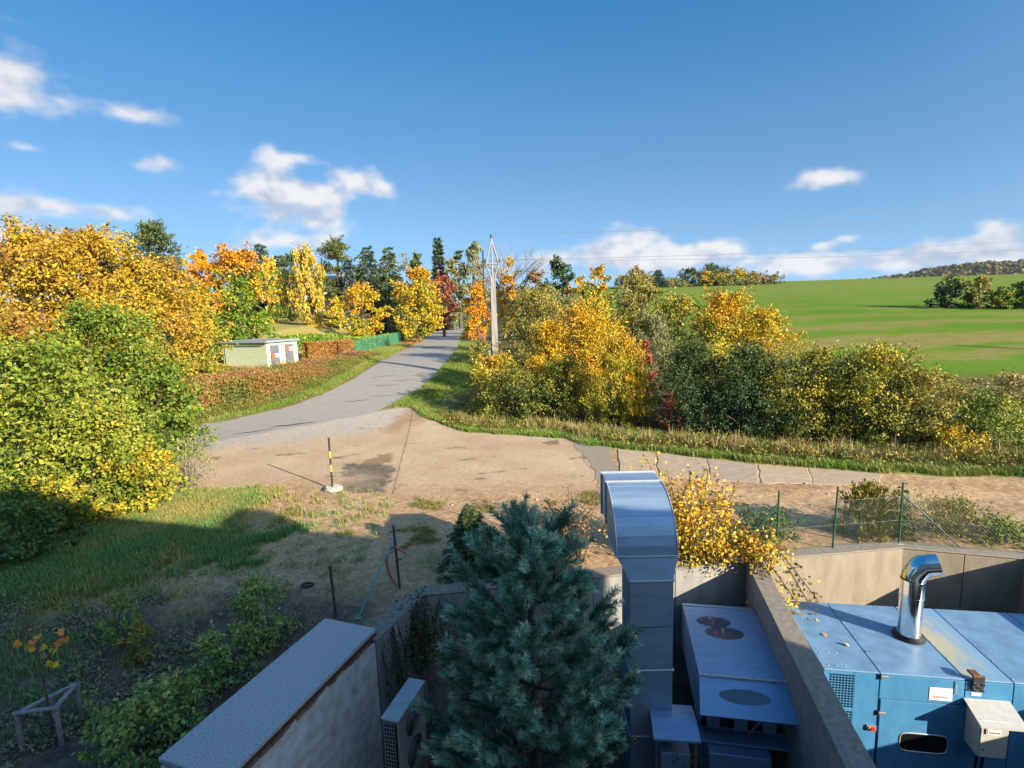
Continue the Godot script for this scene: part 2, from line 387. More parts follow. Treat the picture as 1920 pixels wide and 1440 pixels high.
	["willow", "silvery grey-green willow in the thicket", "shrub", "roadside thicket right of the road", 10.41, 38.00, 5.01, 4.15, "spiky", "greyolive", 0.90, 1.10],
	["yellow_tree", "golden yellow tree at the edge of the green field", "tree", "roadside thicket right of the road", 18.10, 45.00, 6.57, 7.56, "bush", "orangeyellow", 1.00, 1.20],
	["yellow_tree", "yellow-olive tree right of the golden one at the field", "tree", "roadside thicket right of the road", 20.32, 43.00, 5.51, 5.55, "bush", "yellow", 0.95, 1.10],
	["orange_shrub", "low orange shrub above the dark thicket", "shrub", "roadside thicket right of the road", 15.55, 34.00, 3.78, 3.06, "bush", "orangeyellow", 0.90, 1.00],
	["orange_shrub", "pale orange feathery shrub on the field edge", "shrub", "roadside thicket right of the road", 19.69, 37.00, 3.85, 2.96, "airy", "goldgreen", 0.90, 1.20],
	["thorn_bush", "dark green thorn bush right of the red sumac", "shrub", "roadside thicket right of the road", 9.04, 26.40, 4.18, 4.49, "bush", "dark", 0.95, 1.20],
	["thorn_bush", "dark ivy-grown bush in the middle of the dark thicket", "shrub", "roadside thicket right of the road", 11.41, 25.20, 4.07, 4.30, "bush", "dark", 0.95, 1.20],
	["thorn_bush", "dark green bush topped with yellow sprays", "shrub", "roadside thicket right of the road", 13.89, 24.20, 3.89, 4.37, "bush", "darkyellow", 0.95, 1.20],
	["thorn_bush", "yellow-leaved thorn bush at the thicket's right part", "shrub", "roadside thicket right of the road", 16.22, 23.20, 4.07, 4.66, "bush", "darkyellow", 0.95, 1.10],
	["thorn_bush", "brownish sparse bush at the thicket's right end", "shrub", "roadside thicket right of the road", 17.84, 22.20, 3.08, 3.59, "bush", "olive", 0.90, 0.90],
	["thorn_bush", "dark bush closing the thicket behind the yellow-leaved thorn", "shrub", "roadside thicket right of the road", 17.09, 26.50, 3.26, 5.33, "bush", "dark", 0.95, 1.10],
	["thorn_bush", "dark bush behind the ivy-grown one in the thicket", "shrub", "roadside thicket right of the road", 11.59, 29.50, 3.72, 5.91, "bush", "darkyellow", 0.95, 1.10],
	["low_shrub", "low yellow-green shrub at the right edge of the verge", "shrub", "roadside thicket right of the road", 19.57, 21.40, 2.14, 3.92, "bush", "yellowgreen", 0.90, 1.00],
	["low_shrub", "straw-coloured scrub at the right edge before the field", "shrub", "roadside thicket right of the road", 29.48, 31.00, 1.51, 4.08, "bush", "straw", 0.90, 0.90],
	["low_shrub", "yellow weeds spilling onto the earth track at right", "shrub", "roadside thicket right of the road", 17.35, 20.20, 1.04, 3.11, "bush", "goldgreen", 0.90, 0.70],
	["sumac", "red-leaved sumac at the front of the dark thicket", "shrub", "roadside thicket right of the road", 7.90, 26.20, 1.89, 1.86, "spiky", "red", 0.90, 0.80],
	["bare_shrub", "pale leafless twigs in front of the dark thicket", "shrub", "roadside thicket right of the road", 9.32, 25.40, 1.14, 1.55, "bare", "straw", 1.00, 1.00],
	["hilltop_tree", "leafy brown tree beside the house on the skyline", "tree", "trees on the hilltop", 55.64, 262.00, 5.29, 10.82, "bush", "brown", 0.80, 1.60],
	["hilltop_tree", "green tree half hiding the right end of the skyline house", "tree", "trees on the hilltop", 63.66, 258.00, 7.07, 11.91, "bush", "olive", 0.80, 1.60],
	["spruce_tree", "pointed spruce on the hilltop right of the house", "tree", "trees on the hilltop", 72.10, 262.00, 8.58, 9.26, "spruce", "spruce", 0.80, 1.60],
	["hilltop_tree", "low green scrub on the hilltop, left end", "tree", "trees on the hilltop", 79.37, 262.00, 3.56, 15.73, "bush", "olive", 0.80, 1.60],
	["hilltop_tree", "dark pine at the left of the hilltop clump", "tree", "trees on the hilltop", 87.03, 262.00, 8.14, 12.86, "bush", "dark", 0.80, 1.60],
	["hilltop_tree", "tall dark pine in the middle of the hilltop clump", "tree", "trees on the hilltop", 98.79, 266.00, 9.09, 15.92, "bush", "spruce", 0.80, 1.60],
	["hilltop_tree", "orange tree in the hilltop clump", "tree", "trees on the hilltop", 94.06, 260.00, 6.66, 10.73, "bush", "orangeyellow", 0.80, 1.60],
	["hilltop_tree", "broad olive tree right of the orange one on the hilltop", "tree", "trees on the hilltop", 100.84, 259.00, 5.96, 14.76, "bush", "olive", 0.80, 1.60],
	["hilltop_tree", "dark tree behind the olive hilltop trees", "tree", "trees on the hilltop", 106.40, 268.00, 7.85, 11.05, "bush", "dark", 0.80, 1.60],
	["hilltop_tree", "round olive-green hilltop tree with a brown crown", "tree", "trees on the hilltop", 109.90, 260.00, 6.68, 17.88, "bush", "goldgreen", 0.80, 1.60],
	["hilltop_tree", "brown hilltop tree near the clump's right end", "tree", "trees on the hilltop", 118.07, 261.00, 4.94, 14.37, "bush", "brown", 0.80, 1.60],
	["hilltop_tree", "small olive bush ending the hilltop clump", "tree", "trees on the hilltop", 126.54, 262.00, 4.17, 12.89, "bush", "olive", 0.80, 1.60],
	["field_bush", "dark round bush in the green field at right", "shrub", "bushes in the field", 85.21, 104.00, 4.97, 9.23, "bush", "dark", 1.00, 1.10],
	["field_bush", "tall yellow-olive bush beside the dark bush in the field", "shrub", "bushes in the field", 87.12, 100.00, 5.65, 6.51, "bush", "olive", 1.00, 1.10],
	["field_bush", "low yellow bush at the field's right edge", "shrub", "bushes in the field", 90.18, 98.00, 3.09, 7.76, "bush", "yellowgreen", 1.00, 1.10],
	["field_bush", "dark bush cut by the right edge of the picture", "shrub", "bushes in the field", 92.93, 97.00, 4.75, 5.75, "bush", "midgreen", 1.00, 1.10],
	["laurel_shrub", "low dark green laurel left of the middle fence post", "shrub", "shrubs behind the yard fence", 6.68, 13.50, 0.69, 1.98, "bush", "midgreen", 1.10, 1.60],
	["privet_shrub", "olive shrub between the two middle fence posts", "shrub", "shrubs behind the yard fence", 9.37, 13.60, 1.35, 1.63, "spiky", "olive", 1.10, 2.20],
	["young_spruce", "thin young spruce beside the right fence post", "tree", "shrubs behind the yard fence", 10.20, 13.50, 1.36, 0.98, "spruce", "pine", 1.00, 0.60],
	["privet_shrub", "olive-brown shrub behind the slanting brace", "shrub", "shrubs behind the yard fence", 11.55, 13.50, 0.88, 2.12, "airy", "olive", 1.10, 3.00],
	["privet_shrub", "low green shrub at the fence's right end", "shrub", "shrubs behind the yard fence", 12.56, 13.10, 0.52, 1.93, "bush", "leafgreen", 1.10, 1.50],
	["young_spruce", "bushy dark young spruce with a sunlit tip, left of the pine", "tree", "shrubs behind the yard fence", -1.12, 12.35, 1.67, 1.67, "spruce", "spruce", 1.30, 1.60],
	["young_spruce", "dark young conifer behind the big pine's top", "tree", "shrubs behind the yard fence", 1.05, 13.00, 0.79, 1.36, "spruce", "spruce", 1.30, 1.50],
	["ash_shoot", "leafy green shrub nearest to the rendered block's far end", "shrub", "shrubs at lower left", -5.19, 9.90, 1.47, 1.47, "bush", "fresh", 1.20, 1.00],
	["ash_shoot", "slim leafy shrub beside the rendered block's middle", "shrub", "shrubs at lower left", -5.61, 9.00, 1.17, 1.06, "bush", "fresh", 1.20, 1.00],
	["ash_shoot", "broad green shrub at the lower edge left of the rendered block", "shrub", "shrubs at lower left", -5.95, 7.60, 1.08, 1.90, "bush", "fresh", 1.50, 1.20],
	["ash_shoot", "yellowish leafy shoot in the shrubs at lower left", "shrub", "shrubs at lower left", -5.81, 8.20, 0.89, 0.98, "spiky", "fresh", 1.30, 0.90],
	["ash_shoot", "lone bright green shrub on the dark soil", "shrub", "shrubs at lower left", -8.26, 10.30, 1.08, 0.98, "spiky", "fresh", 1.10, 0.70],
	["weed_clump", "low olive weed clump beside the lone bright shrub", "shrub", "shrubs at lower left", -7.65, 9.90, 0.65, 0.95, "bush", "olive", 1.00, 0.70],
]

func _ready() -> void:
	# ---- camera, sky, sun, exposure
	var cam := Camera3D.new()
	cam.name = "camera"
	cam.position = Vector3(0, 6.3, 0)
	cam.rotation_degrees = Vector3(-8.0, 0.0, -1.75)
	cam.fov = 71.508
	cam.near = 0.1
	cam.far = 12000.0
	cam.current = true
	add_child(cam)
	var env := Environment.new()
	env.tonemap_mode = Environment.TONE_MAPPER_LINEAR
	env.tonemap_exposure = 3.45
	env.background_energy_multiplier = 0.295
	env.sdfgi_enabled = true
	env.ssao_enabled = true
	env.ssil_enabled = true
	build_sky(env)
	var we := WorldEnvironment.new()
	we.name = "environment"
	we.environment = env
	add_child(we)
	var sun := DirectionalLight3D.new()
	sun.name = "sun"
	sun.light_energy = 1.1
	sun.light_color = Color(1.0, 0.93, 0.82)
	sun.light_angular_distance = 0.53
	sun.shadow_enabled = true
	sun.basis = Basis.looking_at(Vector3(-0.747, -0.361, -0.664).normalized())
	add_child(sun)
	env.fog_enabled = true
	env.fog_density = 0.00004
	env.fog_light_color = Color(0.72, 0.82, 0.95)
	na.seed = 3; na.frequency = 0.35; na.fractal_octaves = 4
	nb.seed = 14; nb.frequency = 2.6; nb.fractal_octaves = 4
	ng.seed = 36; ng.frequency = 6.5; ng.fractal_octaves = 3
	nc.seed = 25; nc.frequency = 0.03; nc.fractal_octaves = 4
	materials()
	palettes()
	dim_palettes()
	# ---- the lie of the land, paving, walls
	build_ground()
	build_paving()
	pit()
	building_behind()
	far_hill()
	# ---- buildings and street furniture
	shed()
	house("white_house", "white house half hidden behind the spruces beyond the lawn", -33.5, 100.0, 11.0, 5.6, 9.0, 0.35, ground_y(-33.5, 100.0) + 1.2, false)
	house("ridge_house", "low dark-roofed house on the skyline behind the hilltop trees", 63.5, 262.0, 16.0, 4.6, 10.0, 0.0, ground_y(63.5, 262.0) + 1.0, true)
	utility_pole(-1.18, 40.0, "concrete utility pole with steel head beside the road")
	utility_pole(66.0, 41.0, "far concrete utility pole carrying the wires out of view on the right")
	var py := ground_y(-1.18, 40.0); var qy := ground_y(66.0, 41.0)
	wire(V(-1.18, py + 10.75, 40.0), V(66.0, qy + 13.0, 41.0), 0.5, "uppermost wire running right from the pole top")
	wire(V(-1.7, py + 8.9, 39.95), V(65.5, qy + 11.2, 40.95), 0.55, "lower wire from the near arm of the pole head")
	wire(V(-0.66, py + 8.9, 39.95), V(66.5, qy + 10.6, 40.95), 0.8, "lowest wire from the far arm of the pole head")
	snow_marker()
	road_sign()
	roadside()
	# ---- the yard
	capped_block()
	ac_unit()
	duct()
	box_duct()
	generator()
	fence_right()
	fence_left()
	# ---- plants
	for i in PLANTS.size(): plant(PLANTS[i], i + 1)
	near_pine()
	for q in [[35.0, 3.0, 10.0, "leafless tree beyond the right edge, farther along the track"]]:
		plant(["bare_tree", q[3], "tree", "leafless trees beyond the right edge", q[0], q[1], q[2], 4.0, "bare", "brown", 1.0, 1.0], 301 + int(q[0]))
	near_shrubs()
	sapling()
	ground_cover()
	small_bits()

func materials() -> void:
	leafmat("leaf", 0.55, 0.45)
	tri_tex(mat("bark", lin(0.13, 0.10, 0.075), 0.9), grain(0.03, 0.5, 1.0, 41, 256, 5, Vector2(1.0, 0.3)), 0.8, null, 1.0, false)
	tri_tex(mat("paletwig", lin(0.30, 0.26, 0.21), 0.9), M.bark.albedo_texture, 0.8, null, 1.0, false)
	var g1 := grain(0.016, 0.78, 1.0, 51, 512, 7)
	var g2 := grain(0.025, 0.6, 1.0, 52, 512, 7)
	var fine := bumps(0.11, 53, 1.2)
	var streak := grain(0.02, 0.45, 1.0, 54, 512, 6, Vector2(1.0, 0.12), 0.8)
	tri_tex(mat("streaked", lin(0.33, 0.33, 0.32), 0.9), streak, 0.28, fine, 0.5)
	tri_tex(mat("paleconc", lin(0.29, 0.248, 0.185), 0.9), grain(0.02, 0.66, 1.0, 66, 512, 7, Vector2(1.0, 0.3)), 0.25, fine, 0.35)
	tri_tex(mat("divider", lin(0.34, 0.33, 0.31), 0.9), g2, 0.3, fine, 0.5)
	tri_tex(mat("coping", lin(0.28, 0.25, 0.20), 0.95), g2, 0.5, fine, 0.7)
	tri_tex(mat("gravel", lin(0.10, 0.09, 0.085), 0.95), grain(0.08, 0.3, 1.0, 55), 0.7, bumps(0.15, 56, 3.0), 0.6)
	tri_tex(mat("stonechip", lin(0.66, 0.66, 0.66), 0.95), grain(0.05, 0.3, 1.0, 57, 1024, 6), 0.6, bumps(0.16, 58, 3.0, 1024), 0.7)
	tri_tex(mat("flaking", lin(0.74, 0.74, 0.73), 0.9), grain(0.014, 0.3, 1.0, 59, 512, 8, Vector2.ONE, 0.7), 0.45, fine, 0.8)
	tri_tex(mat("oldbrick", lin(0.24, 0.16, 0.12), 0.95), g2, 0.6)
	for k in 3: tri_tex(mat("brick_%d" % k, lin(0.30 + 0.05 * k, 0.13 + 0.03 * k, 0.09), 0.95), g2, 1.5)
	tri_tex(mat("brick", lin(0.30, 0.14, 0.10), 0.95), g2, 1.0)
	tri_tex(mat("rust", lin(0.10, 0.06, 0.045), 0.8, 0.2), g2, 1.0)
	tri_tex(mat("rustplate", lin(0.25, 0.10, 0.05), 0.7, 0.3), g2, 2.0)
	var gz := tri_tex(mat("galv", lin(0.29, 0.42, 0.57), 0.5, 0.5), grain(0.02, 0.78, 1.0, 60, 512, 5, Vector2(0.25, 1.0)), 0.45)
	gz.roughness_texture = grain(0.03, 0.7, 1.0, 61, 256)
	tri_tex(mat("galvshade", lin(0.24, 0.41, 0.64), 0.48, 0.3), gz.albedo_texture, 0.45)  # shaded copy of galv: blue of the sky-lit shade put into its colour
	tri_tex(mat("galvlight", lin(0.60, 0.62, 0.64), 0.45, 0.6), g1, 0.8)
	mat("galvbox", lin(0.45, 0.47, 0.50), 0.5, 0.3)
	mat("chrome", lin(0.78, 0.78, 0.78), 0.13, 1.0)
	mat("steel", lin(0.30, 0.30, 0.31), 0.5, 0.6)
	mat("steeldark", lin(0.10, 0.10, 0.11), 0.45, 0.7)
	mat("dark", lin(0.018, 0.018, 0.02), 0.6)
	mat("puddle", lin(0.10, 0.13, 0.17), 0.08, 0.3)
	tri_tex(mat("acgrey", lin(0.50, 0.50, 0.49), 0.5), g1, 0.6)
	tri_tex(mat("aclid", lin(0.60, 0.60, 0.60), 0.5), g1, 0.6)
	tri_tex(mat("blue", lin(0.07, 0.26, 0.50), 0.38), grain(0.02, 0.74, 1.0, 62, 512, 7, Vector2(1.0, 0.25)), 0.35)
	tri_tex(mat("blueroof", lin(0.17, 0.32, 0.49), 0.45), grain(0.014, 0.66, 1.0, 63, 512, 8), 0.3)
	mat("bluedark", lin(0.03, 0.10, 0.20), 0.5)
	var db := PackedByteArray()
	for y in 256:
		for x in 96:
			var n := na.get_noise_2d(x * 0.09, y * 0.03) + 0.6 * nb.get_noise_2d(x * 0.03, y * 0.03)
			var k := clampf(smoothstep(0.95, 0.1, x / 96.0 + n * 0.5) * smoothstep(1.1, 0.2, absf(y / 256.0 - 0.5) * 1.6 + n * 0.3), 0.0, 1.0)
			var c := lin(0.17, 0.32, 0.49).lerp(Color8(176, 164, 132), k * 0.85)
			db.append(int(c.r * 255.0)); db.append(int(c.g * 255.0)); db.append(int(c.b * 255.0))
	var ds := mat("dustysheet", Color.WHITE, 0.6)
	ds.albedo_texture = ImageTexture.create_from_image(Image.create_from_data(96, 256, false, Image.FORMAT_RGB8, db))
	mat("polesteel", lin(0.24, 0.255, 0.28), 0.6)
	mat("blackglass", lin(0.01, 0.01, 0.012), 0.08)
	tri_tex(mat("cabinet", lin(0.52, 0.52, 0.47), 0.45), g1, 0.8)
	tri_tex(mat("tinhood", lin(0.58, 0.57, 0.52), 0.4, 0.2), g1, 0.8)
	mat("signwhite", lin(0.75, 0.74, 0.72), 0.5)
	mat("printgrey", lin(0.5, 0.5, 0.5), 0.6)
	mat("printdark", lin(0.10, 0.11, 0.13), 0.6)
	mat("printred", lin(0.62, 0.10, 0.09), 0.6)
	mat("printblue", lin(0.14, 0.18, 0.38), 0.6)
	mat("redplastic", lin(0.6, 0.03, 0.03), 0.35)
	mat("yellowpaint", lin(0.70, 0.45, 0.03), 0.5)
	mat("signred", lin(0.5, 0.10, 0.03), 0.5)
	tri_tex(mat("whitestone", lin(0.6, 0.57, 0.52), 0.9), g1, 1.0)
	tri_tex(mat("palegreen", lin(0.58, 0.66, 0.42), 0.85), g1, 0.25)
	mat("roofgrey", lin(0.22, 0.26, 0.27), 0.7)
	mat("fascia", lin(0.22, 0.24, 0.25), 0.6)
	tri_tex(mat("doorgrey", lin(0.13, 0.14, 0.15), 0.5), g1, 0.8)
	mat("whitepaint", lin(0.70, 0.70, 0.68), 0.6)
	tri_tex(mat("housewhite", lin(0.62, 0.60, 0.57), 0.85), g1, 0.2)
	tri_tex(mat("roofdark", lin(0.07, 0.06, 0.06), 0.8), g1, 0.5)
	tri_tex(mat("rooftile", lin(0.62, 0.60, 0.60), 0.8), g1, 0.5)
	mat("glass", lin(0.04, 0.06, 0.08), 0.06)
	tri_tex(mat("polecon", lin(0.33, 0.305, 0.28), 0.9), streak, 0.3)
	mat("insul", lin(0.06, 0.035, 0.025), 0.3)
	mat("wire", lin(0.16, 0.17, 0.19), 0.6)
	mat("netwire", lin(0.16, 0.22, 0.19), 0.5, 0.2)
	mat("greenpost", lin(0.02, 0.085, 0.06), 0.45)
	mat("palepost", lin(0.10, 0.24, 0.22), 0.5)
	mat("greennet", lin(0.04, 0.22, 0.14), 0.5)
	mat("postdark", lin(0.05, 0.06, 0.06), 0.6)
	mat("hose", lin(0.30, 0.09, 0.09), 0.5)
	tri_tex(mat("greywood", lin(0.34, 0.32, 0.30), 0.85), M.bark.albedo_texture, 1.5)
	var sc := mat("stonecol", Color.WHITE, 0.9)
	sc.vertex_color_use_as_albedo = true

# ---------------------------------------------------------------- ground, paving, road
const PIT := [[-4.6, 3.3], [-3.95, 6.4], [-2.95, 9.6], [-2.3, 11.3], [5.75, 12.45], [9.75, 12.9], [12.3, 12.1], [11.2, 3.3]]
const X0 := -30.0
const X1 := 32.0
const D0 := 3.0
const D1 := 46.0

func spread(a: float, b: float, step: float, grow: float) -> Array:
	var out := []
	var x := a
	var s := step
	var dir := signf(b - a)
	while (b - x) * dir > 0.0:
		x += s * dir
		s *= grow
		out.append(minf(x, b) if dir > 0.0 else maxf(x, b))
	return out

func build_ground() -> void:
	var xs := []
	var left := spread(X0, -420.0, 0.6, 1.09)
	left.reverse()
	xs.append_array(left)
	for i in 201: xs.append(X0 + (X1 - X0) * i / 200.0)
	xs.append_array(spread(X1, 640.0, 0.6, 1.08))
	var ds := []
	var back := spread(D0, -60.0, 0.6, 1.25)
	back.reverse()
	ds.append_array(back)
	for i in 141: ds.append(D0 + (D1 - D0) * i / 140.0)
	ds.append_array(spread(D1, 430.0, 0.5, 1.05))
	var nearm := MB.new()
	var farm := MB.new()
	var pit := PackedVector2Array()
	for p in PIT: pit.append(Vector2(p[0], p[1]))
	var lo := Vector2(-5.0, 3.0); var hi := Vector2(12.7, 13.4)
	var idx := [{}, {}]
	var W := xs.size()
	var hs := PackedFloat32Array()
	for d in ds:
		for x in xs: hs.append(ground_y(x, d))
	var vert := func(i: int, j: int, k: int) -> int:
		var key := j * W + i
		if idx[k].has(key): return idx[k][key]
		var x: float = xs[i]; var d: float = ds[j]
		var n := Vector3(ground_y(x - 0.2, d) - ground_y(x + 0.2, d), 0.4, ground_y(x, d + 0.2) - ground_y(x, d - 0.2)).normalized()
		var mb: MB = nearm if k == 0 else farm
		if k == 1: mb.col = ground_col(x, d).srgb_to_linear()
		var id := mb.v(V(x, hs[key], d), n, Vector2((x - X0) / (X1 - X0), (D1 - d) / (D1 - D0)))
		idx[k][key] = id
		return id
	for j in ds.size() - 1:
		for i in W - 1:
			var inside: bool = xs[i] >= X0 - 0.01 and xs[i + 1] <= X1 + 0.01 and ds[j] >= D0 - 0.01 and ds[j + 1] <= D1 + 0.01
			var k := 0 if inside else 1
			var mb: MB = nearm if inside else farm
			if inside and xs[i + 1] > lo.x and xs[i] < hi.x and ds[j + 1] > lo.y and ds[j] < hi.y:
				var cell := PackedVector2Array([Vector2(xs[i], ds[j]), Vector2(xs[i + 1], ds[j]), Vector2(xs[i + 1], ds[j + 1]), Vector2(xs[i], ds[j + 1])])
				for poly in Geometry2D.clip_polygons(cell, pit):
					var t := Geometry2D.triangulate_polygon(poly)
					var b0 := mb.P.size()
					for p in poly:
						mb.v(V(p.x, ground_y(p.x, p.y), p.y), Vector3.UP, Vector2((p.x - X0) / (X1 - X0), (D1 - p.y) / (D1 - D0)))
					for q in range(0, t.size(), 3):
						var ta: Vector2 = poly[t[q]]; var tb: Vector2 = poly[t[q + 1]]; var tc: Vector2 = poly[t[q + 2]]
						var cw := (tb - ta).cross(tc - ta) < 0.0
						mb.I.append_array(PackedInt32Array([b0 + t[q], b0 + t[q + 1 if cw else q + 2], b0 + t[q + 2 if cw else q + 1]]))
				continue
			var a: int = vert.call(i, j, k); var b: int = vert.call(i + 1, j, k); var c: int = vert.call(i + 1, j + 1, k); var e: int = vert.call(i, j + 1, k)
			mb.I.append_array(PackedInt32Array([a, c, b, a, e, c]))
	# the near texture: earth, turf and litter at five centimetres
	var tw := 1240; var th := 860
	var buf := PackedByteArray()
	buf.resize(tw * th * 3)
	var o := 0
	for y in th:
		var d := D1 - (D1 - D0) * (y + 0.5) / th
		for x in tw:
			var gx := X0 + (X1 - X0) * (x + 0.5) / tw
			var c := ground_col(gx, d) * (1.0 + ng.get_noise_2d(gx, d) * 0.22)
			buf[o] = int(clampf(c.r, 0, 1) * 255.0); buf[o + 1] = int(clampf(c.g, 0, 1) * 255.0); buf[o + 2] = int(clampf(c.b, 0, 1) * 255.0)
			o += 3
	var nm := mat("earth_near", Color.WHITE, 0.95)
	nm.albedo_texture = ImageTexture.create_from_image(Image.create_from_data(tw, th, false, Image.FORMAT_RGB8, buf))
	var f := FastNoiseLite.new()
	f.seed = 77; f.frequency = 0.09; f.fractal_octaves = 4
	var bi := f.get_image(tw, th)
	bi.convert(Image.FORMAT_RGBA8)
	bi.bump_map_to_normal_map(3.0)
	nm.normal_enabled = true
	nm.normal_texture = ImageTexture.create_from_image(bi)
	nm.normal_scale = 0.18
	nm.metallic_specular = 0.2
	var fm := mat("earth_far", Color.WHITE, 0.95)
	fm.vertex_color_use_as_albedo = true
	fm.metallic_specular = 0.2
	tri_tex(fm, grain(0.02, 0.75, 1.0, 5), 0.11, bumps(0.03, 8, 1.5), 0.5)
	var am := nearm.mesh()
	farm.add_to(am)
	am.surface_set_material(0, nm)
	am.surface_set_material(1, fm)
	var g := MeshInstance3D.new()
	g.name = "ground"
	g.mesh = am
	g.set_meta("kind", "structure")
	add_child(g)
	# low country beyond the ridge, down to the horizon
	var hz := MB.new()
	hz.quad(V(-9000, -12, 300), V(9000, -12, 300), V(9000, -12, 9000), V(-9000, -12, 9000))
	struct("far_ground", hz, tri_tex(mat("far_land", lin(0.13, 0.15, 0.06), 0.95), M.earth_far.albedo_texture, 0.01))

func lerp_pts(pts: Array, x: float) -> float:
	if x <= pts[0][0]: return pts[0][1]
	for i in pts.size() - 1:
		if x <= pts[i + 1][0]: return lerpf(pts[i][1], pts[i + 1][1], (x - pts[i][0]) / (pts[i + 1][0] - pts[i][0]))
	return pts[-1][1]

